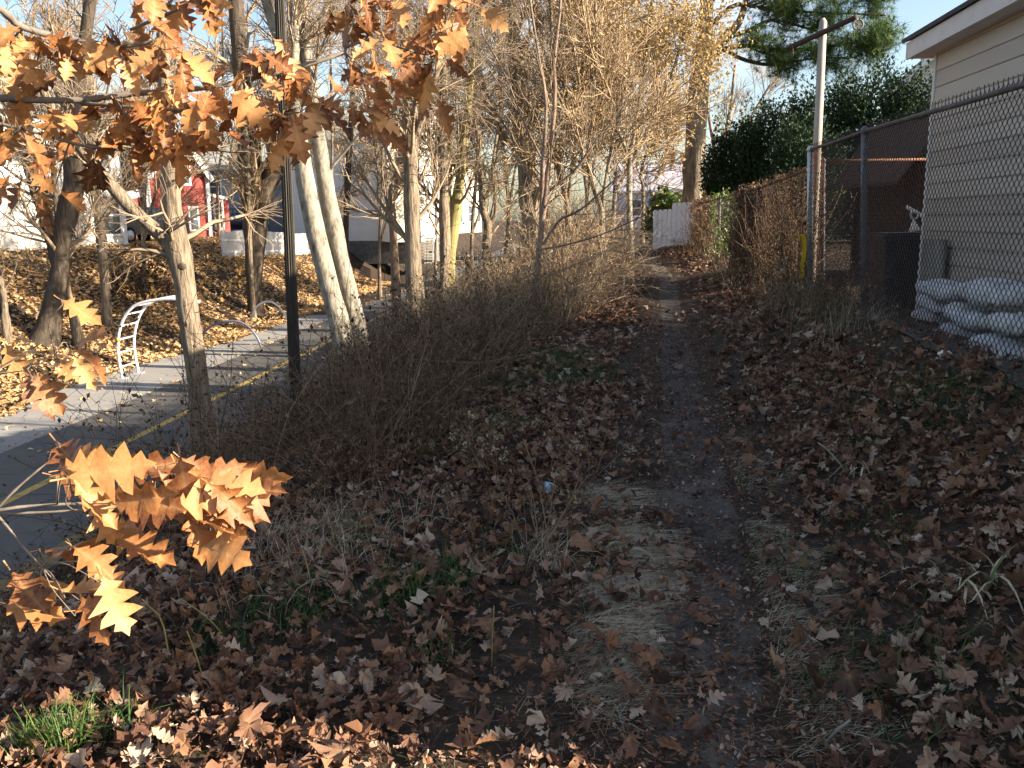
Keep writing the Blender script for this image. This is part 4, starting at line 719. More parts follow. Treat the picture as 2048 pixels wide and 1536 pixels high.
# brown shelter
g0 = P(1655, 480, 16); SH = thing('brown_shelter', 'low brown wooden shelter with a hipped roof between fence and house', 'shelter', (g0[0] + 1.6, 17, .4))
x0, x1, y0, y1 = P(1668, 340, 19.0)[0] + .45, g0[0] + 5.5, 16.0, 19.0; ez = P(1740, 277, 16)[2]; tz = P(1740, 243, 16.5)[2]
V = [(x0 - .35, y0 - .35, ez), (x1 + .3, y0 - .35, ez), (x1 + .3, y1 + .3, ez), (x0 - .35, y1 + .3, ez), (x0 + 1.4, y0 + 1.75, ez + 1.0), (x1 - 1.4, y0 + 1.75, ez + 1.0)]
xr_ = x0 + .25
V = [(x0 - .45, y0 - .1, ez - .75), (x0 + .28, y0 - .4, tz), (x1 + .3, y0 - .4, tz), (x1 + .3, y1, tz + .15), (x0 + .28, y1, tz + .15), (x0 - .45, y1, ez - .75)]
m = MB(); m.add(np.vstack([V, np.array(V) - (0, 0, .07)]), [[0, 5, 4, 1], [1, 4, 3, 2], [6, 7, 10, 11], [7, 8, 9, 10], [0, 1, 7, 6], [1, 2, 8, 7], [2, 3, 9, 8], [3, 4, 10, 9], [4, 5, 11, 10], [5, 0, 6, 11]])
obj('roof', m.mesh('roof'), M_['brown'], SH)
obj('fascia', MB().box(((x0 + x1 + .6) / 2, y0 - .42, (tz + ez) / 2 - .06), (x1 - x0, .04, tz - ez)).mesh('fascia'), M_['brown'], SH)
zb_ = P(1790, 338, 16)[2]; obj('beam', MB().box(((x0 + x1) / 2 + .2, y0 - .2, zb_), (x1 - x0, .14, .12)).mesh('beam'), M_['brown'], SH)
obj('back_wall', MB().box(((x0 + x1) / 2, y1 - .1, 1.4), (x1 - x0, .1, 2.4)).mesh('back_wall'), M_['darkbrown'], SH)
obj('side_wall', MB().box((x0 + .1, (y0 + y1) / 2, 1.4), (.08, y1 - y0, 2.4)).mesh('side_wall'), M_['darkbrown'], SH)
obj('infill_panel', MB().box(((x0 + x1) / 2 + .2, y0 + .1, (zb_ + ez) / 2), (x1 - x0 - .4, .05, ez - zb_)).mesh('infill_panel'), M_['darkbrown'], SH)
obj('floor', MB().box(((x0 + x1) / 2, (y0 + y1) / 2, .38), (x1 - x0, y1 - y0, .1)).mesh('floor'), M_['darkbrown'], SH)
for px_ in (x0 + .25, x0 + 1.9): obj('post', MB().box((px_, y0 - .1, 1.4), (.12, .12, 2.3)).mesh('post'), M_['brown'], SH)
# clothesline pole
a, t = P(1621, 575, 13.2), P(1646, 45, 13.2); T = thing('clothesline_pole', 'tall weathered clothesline pole with a slanting crossbar', 'pole', (a[0], a[1], Hs(a[0], a[1])))
obj('pole', MB().tube([(a[0], a[1], Hs(a[0], a[1]) - .2), (a + t) / 2, t, t + (0, 0, .06)], [.07, .066, .058, .025], 10).mesh('pole', True), M_['pole'], T)
c1, c2 = P(1578, 96, 13.6), P(1713, 34, 12.7); obj('crossbar', MB().tube([c1, (c1 + c2) / 2, c2], .042, 8).mesh('crossbar', True), M_['brown'], T)
w = P(1716, 49, 12.7); m = MB().tube([w + (.07 * math.sin(q), .0, .07 * math.cos(q)) for q in np.linspace(0, 2 * math.pi, 19)], .013, 6)
for q in range(3): m.tube([w + (.07 * math.sin(q * 1.05), 0, .07 * math.cos(q * 1.05)), w - (.07 * math.sin(q * 1.05), 0, .07 * math.cos(q * 1.05))], .006, 4)
obj('pulley', m.mesh('pulley', True), M_['oldsteel'], T)
obj('hook', MB().tube([P(1586, 92, 13.5), P(1586, 108, 13.5)], .008, 5).mesh('hook'), M_['rust'], T)
# ------------------------------------------------------------------ lamp post, gym ladder, hoops
a, t = P(598, 935, 7.5), P(559, 0, 7.5); t = a + (t - a) * 1.25; T = thing('lamp_post', 'dark fluted lamp post rising from the brush', 'lamp post', (a[0], a[1], Hs(a[0], a[1])))
K = 24; an = np.linspace(0, 2 * np.pi, 32, endpoint=False); rr = np.where(np.arange(32) % 2, .80, 1.0); tt = np.linspace(0, 1, K)
a0 = np.array([a[0], a[1], Hs(a[0], a[1]) - .15]); V = np.array([(a0 + (t - a0) * q) + np.r_[np.cos(an[i]) * rr[i], np.sin(an[i]) * rr[i], 0] * (.056 - .018 * q) for q in tt for i in range(32)])
I = np.arange(K * 32).reshape(K, 32); J = np.roll(I, -1, 1); obj('shaft', mesh_of('shaft', V, [np.stack([I[:-1], J[:-1], J[1:], I[1:]], -1).reshape(-1, 4)], False), M_['lamp'], T)
obj('base', MB().tube([a0, a0 + (0, 0, .35), a0 + (0, 0, .42), a0 + (0, 0, .5)], [.13, .12, .1, .075], 16).mesh('base', True), M_['lamp'], T)
def rail_pts(l, y): return interp([P(u, v, y) for u, v in l], 22)
r1 = rail_pts([(247, 764), (238, 720), (236, 680), (246, 640), (268, 612), (305, 601), (345, 598), (400, 604)], 20.0); off = np.array([.06, .75, 0])
T = thing('gym_ladder', 'pale arched climbing ladder on the edge of the grey pad', 'climbing frame', (r1[0, 0], 20.3, -2)); r1[0, 2] = -2.1
obj('side_rail', MB().tube(r1, .036, 10).mesh('side_rail', True), M_['alu'], T); obj('side_rail', MB().tube(r1[:18] + off, .036, 10).mesh('side_rail', True), M_['alu'], T)
for k in (2, 4, 6, 8, 10, 12, 15): obj('rung', MB().tube([r1[k], r1[k] + off], .022, 8).mesh('rung', True), M_['alu'], T)
for q in (r1[0], r1[0] + off): obj('base_plate', MB().box((q[0], q[1], -1.98), (.2, .2, .02)).tube([(q[0] + .07, q[1], -1.98), (q[0] + .07, q[1], -1.95)], .012, 6).tube([(q[0] - .07, q[1], -1.98), (q[0] - .07, q[1], -1.95)], .012, 6).mesh('base_plate'), M_['galv'], T)
obj('yellow_sticker', MB().tube([r1[6] + (0, 0, -.05), r1[6] + (0, 0, .05)], .0385, 10).mesh('yellow_sticker', True), M_['tape'], T)
h = interp([P(u, v, 24.5) for u, v in [(398, 690), (408, 664), (432, 648), (468, 642), (495, 652), (515, 676), (522, 695)]], 18); one('metal_hoop', MB().tube(h, .035, 8).mesh('metal_hoop', True), M_['bluesteel'], 'low dark blue hoop behind the forked tree', 'hoop', 'hoops beside the paved path')
h = interp([P(u, v, 29) for u, v in [(500, 640), (515, 612), (540, 603), (562, 618), (575, 640), (580, 662)]], 18); one('metal_hoop', MB().tube(h, .035, 8).mesh('metal_hoop', True), M_['alu'], 'low pale hoop just left of the lamp post', 'hoop', 'hoops beside the paved path')
# ------------------------------------------------------------------ far houses
def house(name, label, c, yaw, w, d, h, rise, wm, rm, wins=(), ridge='x', chim=(), found=None, trim=None, steps=None):
    """c: middle of the front wall at its foot; front faces local -y; wins: (wall, along, up, width, height)"""
    R = _rz(yaw); c = np.array(c, float); L = lambda p: R @ np.array(p, float) + c
    T = thing(name, label, 'house', c); A = lambda pts: np.array([L(p) for p in pts])
    if ridge == 'x': top = [(-w / 2, d / 2, h + rise), (w / 2, d / 2, h + rise)]; gab = [[0, 8, 3], [1, 2, 9]]
    else: top = [(0, 0, h + rise), (0, d, h + rise)]; gab = [[0, 1, 8], [3, 9, 2]]
    V = A([(-w / 2, 0, h), (w / 2, 0, h), (w / 2, d, h), (-w / 2, d, h), (-w / 2, 0, 0), (w / 2, 0, 0), (w / 2, d, 0), (-w / 2, d, 0)] + top)
    obj('wall', MB().add(V, [[4, 5, 1, 0], [5, 6, 2, 1], [6, 7, 3, 2], [7, 4, 0, 3]], gab).mesh('wall'), wm, T)
    o = .3
    def rs(q): q = A(q); return slab(np.vstack([q, q + (0, 0, .14)])).mesh('roof')
    k = rise / (d / 2 if ridge == 'x' else w / 2)
    if ridge == 'x':
        obj('roof', rs([(-w / 2 - o, -o, h - o * k + .02), (w / 2 + o, -o, h - o * k + .02), (w / 2 + o, d / 2, h + rise + .02), (-w / 2 - o, d / 2, h + rise + .02)]), rm, T); obj('roof', rs([(w / 2 + o, d + o, h - o * k + .02), (-w / 2 - o, d + o, h - o * k + .02), (-w / 2 - o, d / 2, h + rise + .02), (w / 2 + o, d / 2, h + rise + .02)]), rm, T)
    else:
        obj('roof', rs([(-w / 2 - o, -o, h - o * k + .02), (0, -o, h + rise + .02), (0, d + o, h + rise + .02), (-w / 2 - o, d + o, h - o * k + .02)]), rm, T); obj('roof', rs([(w / 2 + o, -o, h - o * k + .02), (w / 2 + o, d + o, h - o * k + .02), (0, d + o, h + rise + .02), (0, -o, h + rise + .02)]), rm, T)
        if trim is not None:
            for s in (-1, 1): obj('rake_trim', MB().beam(L((s * (w / 2 + .05), -o - .03, h - .2)), L((0, -o - .03, h + rise - .1)), .05, .3).mesh('rake_trim'), trim, T)
    if trim is not None:
        for s in (-1, 1): obj('corner_trim', MB().box(L((s * (w / 2 - .05), -.02, h / 2)), (.24, .08, h), R).mesh('corner_trim'), trim, T)
    if found is not None: obj('foundation', MB().box(L((0, d / 2, -.7)), (w + .1, d + .1, 1.5), R).mesh('foundation'), found, T)
    for (wall, al, up, ww, hh) in wins:
        q, rr = {'f': ((al, -.03, up), R), 'r': ((w / 2 + .03, al, up), R @ _rz(math.pi / 2)), 'l': ((-w / 2 - .03, al, up), R @ _rz(math.pi / 2))}[wall]; q = np.array(q); rr = np.array(rr)
        m = MB()
        for dx, dz, sx, sz in ((0, hh / 2 + .045, ww + .18, .09), (0, -hh / 2 - .045, ww + .18, .09), (-ww / 2 - .045, 0, .09, hh), (ww / 2 + .045, 0, .09, hh), (0, 0, ww, .05)): m.box(L(q) + rr @ np.array([dx, 0, dz]), (sx, .08, sz), rr)
        wo = obj('window', m.mesh('window'), trim or M_['white'], T); po = obj('pane', MB().box(L(q), (ww, .03, hh), rr).mesh('pane'), M_['glass'], wo)
    for (al, dp, hh) in chim: obj('chimney', MB().box(L((al, dp, h + rise * .6 + hh / 2)), (.8, .8, hh + rise * .8), R).box(L((al, dp, h + rise + hh - .1)), (.95, .95, .18), R).mesh('chimney'), M_['brick'], T)
    return T
a, b = P(-60, 575, 27), P(258, 548, 34); mid_ = (a + b) / 2; yw = math.atan2(b[1] - a[1], b[0] - a[0])
house('white_house', 'bright white house at the far left beyond the bank', (mid_[0], mid_[1], .3), yw, np.linalg.norm((b - a)[:2]), 8, 5.2, 2.2, M_['whitesid'], M_['greyroof'], [('f', -3.2, 1.6, .9, 1.4), ('f', 0, 1.7, .9, 1.4), ('f', 2.9, 1.7, .9, 1.4), ('f', -1, 4.1, .9, 1.3), ('f', 2.6, 4.1, .9, 1.3)], 'x', (), M_['stone'], M_['white'])
a, b = P(302, 478, 43), P(424, 476, 46); mid_ = (a + b) / 2; yw = math.atan2(b[1] - a[1], b[0] - a[0])
RH = house('red_house', 'red clapboard house with white trim behind the forked tree', (mid_[0], mid_[1], .75), yw, np.linalg.norm((b - a)[:2]), 8, 3.3, 2.4, M_['redsid'], M_['shingle'], [('f', .45, 3.5, .42, 1.15), ('f', .75, 1.15, .45, 1.1)], 'y', (), M_['stone'], M_['white'])
a, b = P(424, 474, 46), P(462, 474, 47); q = MB(); n_ = np.array([-(b - a)[1], (b - a)[0], 0]); n_ = n_ / np.linalg.norm(n_) * 5; z0 = .75; zz = (P(424, 392, 46)[2], P(462, 400, 47)[2])
V = [(a[0], a[1], z0), (b[0], b[1], z0), (b[0], b[1], zz[1]), (a[0], a[1], zz[0])]; V = np.array(V + [tuple(np.array(p) + n_) for p in V]); obj('side_wing', MB().add(V, [[0, 1, 2, 3], [7, 6, 5, 4], [1, 5, 6, 2], [0, 3, 7, 4]]).mesh('side_wing'), M_['redsid'], RH)
tp = np.array([V[3], V[2], V[6], V[7]]); tp = tp + (0, -.15, 0); obj('wing_roof', slab(np.vstack([tp, tp + (0, 0, .16)])).mesh('wing_roof'), M_['white'], RH)
wq = P(438, 430, 46.2); m = MB()
for dx, dz, sx, sz in ((0, .72, .75, .13), (0, -.72, .75, .13), (-.32, 0, .12, 1.4), (.32, 0, .12, 1.4), (0, 0, .6, .05)): m.box(wq + (dx * .7, -.05, dz), (sx * .7, .08, sz))
wo = obj('window', m.mesh('window'), M_['white'], RH); obj('pane', MB().box(wq + (0, -.03, 0), (.38, .03, 1.35)).mesh('pane'), M_['glass'], wo)
a, b = P(205, 478, 41), P(300, 478, 43.5); q = np.array([(a[0], a[1], .7), (b[0], b[1], .7), (b[0], b[1], 3.3), (a[0], a[1], 3.0)]); q2 = q + (1.0, 6, 0); obj('porch_wing', MB().add(np.vstack([q, q2]), [[0, 1, 2, 3], [7, 6, 5, 4], [1, 5, 6, 2], [0, 3, 7, 4], [3, 2, 6, 7]]).mesh('porch_wing'), M_['redsid'], RH); obj('eave_board', MB().beam(q[3] + (0, -.1, -.1), q[2] + (0, -.1, -.1), .1, .4).mesh('eave_board'), M_['white'], RH)
g = house('grey_house', 'grey house with a small black balcony behind the red house', (*P(480, 470, 62)[:2], .8), .35, 7, 8, 4.6, 2.5, M_['greysid'], M_['greyroof'], [('f', -1.5, 3.4, .8, 1.3), ('f', 1.5, 1.4, .9, 1.4)], 'x')
m = MB(); cb = P(476, 447, 58); [m.box(cb + (x_, 0, .45), (.04, .04, .95)) for x_ in np.linspace(-.9, .9, 7)]; m.box(cb + (0, 0, .95), (2, .06, .06)).box(cb + (0, .5, 0), (2, 1.2, .1)); obj('balcony', m.mesh('balcony'), M_['lamp'], g)
house('grey_roofed_house', 'wide house with a big grey green roof behind the pale pair of trunks', (*P(705, 470, 58)[:2], .6), -.25, 8.5, 5, 4.6, 3.4, M_['greysid'], M_['greyroof'], [('f', -2.6, 3.3, .8, 1.3), ('f', 0, 3.3, .8, 1.3), ('f', 2.6, 3.3, .8, 1.3), ('f', -1.5, 1.2, .8, 1.3), ('f', 1.8, 1.2, .8, 1.3)], 'x', (), None, M_['white'])
house('cream_house', 'narrow pale green house glimpsed between two trunks', (*P(815, 480, 52)[:2], .4), .3, 2.0, 5, 6.4, 1.2, M_['cream'], M_['greyroof'], [('f', 0, 4.6, .8, 1.2)], 'y', (), None, M_['white'])
a, b = P(846, 478, 56), P(884, 478, 60)
T = house('tall_white_house', 'tall white house at the head of the wooden steps', (*((a + b) / 2)[:2], .35), math.atan2((b - a)[1], (b - a)[0]), np.linalg.norm((b - a)[:2]), 9, 6.6, 1.5, M_['whitesid'], M_['greyroof'], [('f', .9, 5.3, .8, 1.3), ('f', .9, 3.2, .8, 1.3), ('f', -1.0, 5.3, .7, 1.2), ('f', -.9, 3.2, .7, 1.2)], 'y', (), M_['stone'], M_['white'])
V = np.array([P(831, 480, 56.6), P(846, 479, 56.05)]); V[:, 2] = .35; V = np.vstack([V, V + (0, 0, 6.4)]); V = np.vstack([V, V + (0, 4, 0)]); obj('side_wing', MB().add(V, [[0, 1, 3, 2], [0, 2, 6, 4], [2, 3, 7, 6], [1, 5, 7, 3]]).mesh('side_wing'), M_['shadedsage'], T)  # left face of the white house, its shade put into the duller colour
a, b = P(896, 470, 70), P(962, 470, 78); house('yellow_white_house', 'pale far house right of the mossy tree', (*((a + b) / 2)[:2], .6), math.atan2((b - a)[1], (b - a)[0]), np.linalg.norm((b - a)[:2]), 9, 5.6, 2.4, M_['cream'], M_['greyroof'], [('f', x_, z_, .8, 1.3) for x_ in (-3.5, -1.2, 1.2, 3.5) for z_ in (1.6, 4.2)], 'x', (), None, M_['white'])
house('lilac_house', 'distant lilac grey house with two brick chimneys left of the pine', (*P(1330, 455, 75)[:2], .8), -.2, 9, 8, 3.2, 2.4, M_['lilac'], M_['lilac'], [('f', -2.5, 1.7, .8, 1.3), ('f', 2, 1.7, .8, 1.3)], 'x', ((.3, 4, 1.3), (1.6, 4, .9)))
house('hidden_white_house', 'white gabled house peeking over the evergreens beside the beige house', (*P(1862, 440, 42)[:2], .7), -.5, 5, 7, 6.5, 2.2, M_['whitesid'], M_['greyroof'], [('f', -1.6, 5.6, .7, 1.2), ('f', 0, 5.6, .7, 1.2), ('l', 2, 5.6, .7, 1.2)], 'y', (), None, M_['white'])
# wooden steps
T = thing('wooden_steps', 'grey wooden steps climbing the far bank to the tall white house', 'steps', P(850, 522, 48))
a, b = P(845, 522, 48), P(862, 477, 54); 
for i in range(9):
    q = a + (b - a) * (i / 8); obj('step', MB().box(q, (1.1, .5, .12), _rz(.1)).mesh('step'), M_['wood'], T)
for s in (-.6, .6):
    m = MB().beam(a + (s, 0, .95), b + (s, 0, .95), .06, .08)
    for i in (0, 4, 8): q = a + (b - a) * (i / 8) + (s, 0, 0); m.box(q + (0, 0, .45), (.08, .08, .95))
    obj('handrail', m.mesh('handrail'), M_['white'], T)
# picket fence, cars, green box
a, b = G(446, 513), G(640, 507); T = thing('picket_fence', 'white picket fence in front of the parked cars', 'fence', a); m = MB(); n = 100
for i in range(n):
    q = a + (b - a) * (i / (n - 1)); g = Hs(q[0], q[1]); m.box((q[0], q[1], g + .55), (.085, .025, 1.15 + .04 * (i % 2)))
obj('pickets', m.mesh('pickets'), M_['white'], T, kind='stuff')
ag, bg_ = [np.array([q[0], q[1], Hs(q[0], q[1])]) for q in (a, b)]
for dz in (.2, .72): obj('rail', MB().beam(ag + (0, .04, dz), bg_ + (0, .04, dz), .04, .09).mesh('rail'), M_['white'], T)
def car(label, c, yaw, paint, van=False):
    R = _rz(yaw); c = np.array(c, float); L = lambda p: np.array([R @ np.array(q, float) + c for q in p]); T = thing('parked_car', label, 'van' if van else 'car', c, 'vehicles parked beyond the bank')
    hh = 1.95 if van else 1.45; lo = .35; bel = .95 if van else .85
    pr = [(-2.2, lo), (-2.25, .6), (-2.15, bel - .05), (-1.1, bel), (1.4, bel + .03), (2.15, bel), (2.22, .6), (2.15, lo)]
    V = L([(x, s * .87, z) for s in (-1, 1) for x, z in pr]); n = len(pr); obj('body', MB().add(V, [np.arange(n)], [np.arange(n, 2 * n)[::-1]], [[i, i + n, (i + 1) % n + n, (i + 1) % n] for i in range(n)]).mesh('body'), paint, T)
    k = [(-1.15, bel), (-.45, hh - .03), (.2, hh), (1.15, hh - .06), (1.9, bel)] if not van else [(-1.5, bel), (-1.0, hh - .03), (.2, hh), (1.9, hh), (2.1, bel)]
    V = L([(x, s * (.84 if z == bel else .72), z) for s in (-1, 1) for x, z in k]); n = 5; obj('cabin', MB().add(V, [np.arange(n)], [np.arange(n, 2 * n)[::-1]], [[i, i + n, (i + 1) % n + n, (i + 1) % n] for i in range(n - 1)]).mesh('cabin'), paint, T)
    for s in (-1, 1):
        for x0, x1 in ((-.85, .05), (.15, 1.35)):
            z0, z1 = bel + .06, hh - .12; y0, y1 = s * .845, s * .755; V = L([(x0, y0, z0), (x1, y0, z0), (x1 - .12, y1, z1), (x0 + (.3 if x0 < -.5 else 0), y1, z1)]); obj('window', MB().add(np.vstack([V, V + R @ np.array([0, -s * .02, 0])]), [[0, 1, 2, 3], [7, 6, 5, 4]]).mesh('window'), M_['glass'], T)
        for x_ in (-1.35, 1.35):
            w = L([(x_, s * .72, .33), (x_, s * .90, .33)]); wo = obj('wheel', MB().tube(w, .33, 16).mesh('wheel', True), M_['rubber'], T); r_ = L([(x_, s * .89, .33), (x_, s * .915, .33)]); obj('rim', MB().tube(r_, .2, 12).mesh('rim', True), M_['alu'], wo)
        obj('headlight', MB().box(L([(-2.22, s * .62, .68)])[0], (.06, .32, .14), R).mesh('headlight'), M_['white'], T)
    V = L([(-1.08, s * .7, bel + .08) for s in (-1, 1)] + [(-.5, s * .66, hh - .1) for s in (1, -1)]) + np.array([-.0, 0, .02]) + R @ np.array([-.05, 0, 0]); obj('windscreen', MB().add(V, [[0, 1, 2, 3]]).mesh('windscreen'), M_['glass'], T)
    return T
q = P(470, 472, 60); car('dark blue car with pale roof bars beside the red house', (q[0], q[1], .9), .15, M_['bluecar'])
q = P(552, 470, 64); car('teal van parked right of the massive dark tree', (q[0], q[1], .9), .1, M_['tealcar'], True)
q = P(278, 520, 36); car('near black car parked behind the dry bush at the top of the bank', (q[0], q[1], Hs(q[0], q[1])), 1.25, M_['darkcar'])
q = P(945, 470, 62); T = thing('green_box', 'small green box on a post by the far bend of the path', 'box', (q[0], q[1], q[2] - .8)); obj('body', MB().box(q, (.22, .2, .6)).box(q + (0, 0, .32), (.26, .24, .05)).mesh('body'), M_['green'], T); obj('post', MB().box(q + (0, 0, -.6), (.08, .08, .8)).mesh('post'), M_['wood'], T)
# ------------------------------------------------------------------ a walker far down the path
def person(u, y):
    q = P(u, 560, y); x, yv, z = q[0], q[1], -1.985
    T = thing('person', 'person in a dark olive jacket walking far down the paved path', 'person', (x, yv, z))
    J = dict(p=(0, 0, .95), c=(0, 0, 1.22), n=(0, 0, 1.47), h=(0, -.02, 1.57), t=(0, -.01, 1.70), sl=(-.19, 0, 1.42), el=(-.27, .04, 1.14), wl=(-.25, -.1, .92), hl=(-.24, -.14, .84), sr=(.19, 0, 1.42), er=(.27, .06, 1.14), wr=(.27, -.02, .90), hr=(.27, -.04, .81), ll=(-.1, 0, .9), kl=(-.11, -.12, .5), al=(-.11, -.05, .08), fl=(-.12, -.22, .04), lr=(.1, 0, .9), kr=(.11, .06, .5), ar=(.11, .22, .10), fr=(.12, .08, .04))
    E = 'p-c c-n n-h h-t n-sl sl-el el-wl wl-hl n-sr sr-er er-wr wr-hr p-ll ll-kl kl-al al-fl p-lr lr-kr kr-ar ar-fr'.split()
    R = dict(p=.15, c=.17, n=.06, h=.095, t=.07, sl=.075, el=.055, wl=.038, hl=.03, sr=.075, er=.055, wr=.038, hr=.03, ll=.095, kl=.065, al=.045, fl=.04, lr=.095, kr=.065, ar=.045, fr=.04)
    ks = list(J); me = bpy.data.meshes.new('body'); me.from_pydata([np.array(J[k]) + (x, yv, z) for k in ks], [[ks.index(a) for a in e.split('-')] for e in E], []); o = obj('body', me, None, T)
    sk_ = o.modifiers.new('skin', 'SKIN'); o.modifiers.new('sub', 'SUBSURF').levels = 1; o.modifiers['sub'].render_levels = 1
    for i, k in enumerate(ks): me.skin_vertices[0].data[i].radius = (R[k], R[k] * .8); me.skin_vertices[0].data[i].use_root = i == 0
    dg = bpy.context.evaluated_depsgraph_get(); nm = bpy.data.meshes.new_from_object(o.evaluated_get(dg)); o.modifiers.clear(); o.data = nm
    nm.materials.clear(); [nm.materials.append(M_[k]) for k in ('cloth', 'trousers', 'skin')]
    for f in nm.polygons:
        zz = f.center.z - z; f.material_index = 2 if zz > 1.5 or (zz < .87 and abs(f.center.x - x) > .2) else (0 if zz > .88 else 1); f.use_smooth = True
    m = MB().tube([np.array((x, yv + .01, z + zz)) for zz in (1.60, 1.66, 1.72, 1.77)], [.098, .104, .09, .03], 10); obj('hair', m.mesh('hair', True), M_['barkdark'], T)
person(936, 52)
# ------------------------------------------------------------------ oak boughs reaching in from the left
oakm = [mesh_of('leaf', *s[:2], True, mid=s[2]) for s in OAK]
for q in oakm: q.materials.append(M_['oak'])
def bough(label, stems, clusters, size=.116, droop=1.0, side=False):
    L_ = [np.array([[*P(u, v, y), r * y / FP] for u, v, y, r in s]) for s in stems]; L_ = [interp(l, 18) for l in L_]
    T = thing('oak_branch', label, 'branch', L_[0][0, :3], 'oak boughs reaching in from the left')
    m = MB(); allp = np.concatenate(L_); 
    for l in L_: m.tube(l[:, :3], l[:, 3] * (1 + rng.normal(0, .08, len(l))), 8)
    nl = 0
    for (u, v, n, *rest) in clusters:
        sp = rest[0] if rest else 21
        d = np.linalg.norm([[ (lambda q: (1024 + FP * q[0] / -q[2] - u) * 1.0)( (p[:3] - EYE) @ CM), (lambda q: 768 - FP * q[1] / -q[2] - v)((p[:3] - EYE) @ CM)] for p in allp], axis=1)
        b = allp[np.argmin(d + np.where(allp[:, 3] < 0, 999, 0))]; y = b[1] + rng.normal(0, .07); c = P(u, v - 30 * droop, y)
        mp_ = (b[:3] + c) / 2 + rng.normal(0, .012, 3) + (0, 0, .012); m.tube(interp([b[:3], mp_, c], 6), np.linspace(max(min(b[3] * .6, .0035), .0016), .0012, 6), 5)
        for _ in range(n if n < 4 else round(n * .88)):
            y2 = y + rng.normal(0, .09); p = P(u + rng.normal(0, sp), v - 42 * droop + rng.normal(0, sp * .8), y2)
            s = size * rng.uniform(.72, 1.2); out = rng.uniform(0, 2 * np.pi); dn = rng.uniform(.25, 1.35) * droop
            if side: out = rng.normal(-.1, .45); dn = rng.uniform(-.35, 1.15)
            yv = np.array([math.cos(out) * math.cos(dn), math.sin(out) * math.cos(dn), -math.sin(dn)]); face = unit(np.array([.6, -.85, .3]) + rng.normal(0, .5, 3)); xv = unit(np.cross(yv, face)); zv = np.cross(xv, yv)
            o = obj('leaf', oakm[int(rng.integers(0, len(oakm)))], None, T); o.matrix_parent_inverse = Matrix()
            M4 = Matrix([[xv[i] * s, yv[i] * s, zv[i] * s, p[i] - T.location[i]] for i in range(3)] + [[0, 0, 0, 1]]); o.matrix_local = M4; nl += 1
            if np.linalg.norm(p - c) > .02: m.tube([c, (c + p) / 2 + (0, 0, .006), p - yv * s * .14], [.0012, .001, .0008], 3, False)
    obj('branch', m.mesh('branch', True), M_['oakwood'], T)
bough('uppermost left oak bough thick with rust brown leaves along the top edge', [[(-120, -40, 2.35, 8), (0, 18, 2.4, 7), (40, 52, 2.45, 6), (130, 78, 2.5, 5), (190, 85, 2.5, 4), (260, 92, 2.5, 3), (330, 75, 2.5, 2)], [(260, 60, 2.45, 3), (330, 30, 2.45, 3), (400, 0, 2.4, 2), (460, -40, 2.4, 2)]],
      [(40, 130, 7), (100, 120, 6), (60, 180, 5), (140, 165, 6), (300, 95, 6), (330, 130, 7), (270, 140, 4), (340, 45, 5), (370, 25, 5), (415, 25, 3), (20, 150, 4), (180, 130, 3), (230, 120, 3)])
bough('long straight oak bough crossing the upper left with many leaves beneath', [[(-120, 180, 2.5, 8), (0, 196, 2.5, 7), (70, 200, 2.52, 6.5), (160, 200, 2.55, 6), (260, 188, 2.6, 6), (340, 182, 2.62, 5), (440, 172, 2.65, 5), (530, 150, 2.7, 4.5), (620, 128, 2.75, 4), (690, 105, 2.78, 3)], [(-60, 235, 2.45, 4), (60, 262, 2.45, 3), (160, 290, 2.48, 3), (230, 300, 2.5, 2)], [(160, 206, 2.55, 3), (260, 214, 2.5, 3), (380, 222, 2.5, 2.5), (500, 230, 2.55, 2), (600, 225, 2.6, 1.5)]],
      [(30, 300, 6), (90, 345, 7), (60, 395, 4), (105, 425, 4), (20, 230, 5), (190, 235, 6), (250, 262, 7), (230, 312, 7), (196, 345, 2, 10), (350, 205, 6), (400, 165, 6), (440, 205, 7), (420, 255, 6), (350, 305, 7), (400, 300, 5), (300, 250, 6), (480, 240, 7), (500, 195, 4), (540, 150, 7), (572, 178, 6), (540, 262, 6), (582, 292, 8), (560, 322, 4), (620, 222, 6), (642, 245, 5), (275, 320, 4), (130, 250, 4)])
bough('oak twigs with hanging leaf clumps at the top centre left of the young tree', [[(690, 105, 2.78, 3), (700, 60, 2.8, 3), (730, 10, 2.8, 3), (760, -60, 2.8, 3)], [(690, 95, 2.78, 3), (745, 78, 2.8, 2.5), (800, 95, 2.85, 2), (850, 110, 2.9, 1.6)], [(730, 0, 2.8, 2), (820, -10, 2.85, 2), (900, -5, 2.9, 2), (960, -10, 2.9, 1.5)]],
      [(700, 75, 8), (742, 45, 9), (690, 35, 5), (762, 95, 5), (722, 170, 7), (752, 190, 5), (738, 245, 7, 18), (748, 282, 3, 12), (852, 165, 9, 22), (872, 205, 5, 18), (832, 130, 4), (882, 95, 7), (905, 75, 5), (930, 100, 3, 14), (950, 25, 5), (885, 30, 5), (820, 40, 2)])
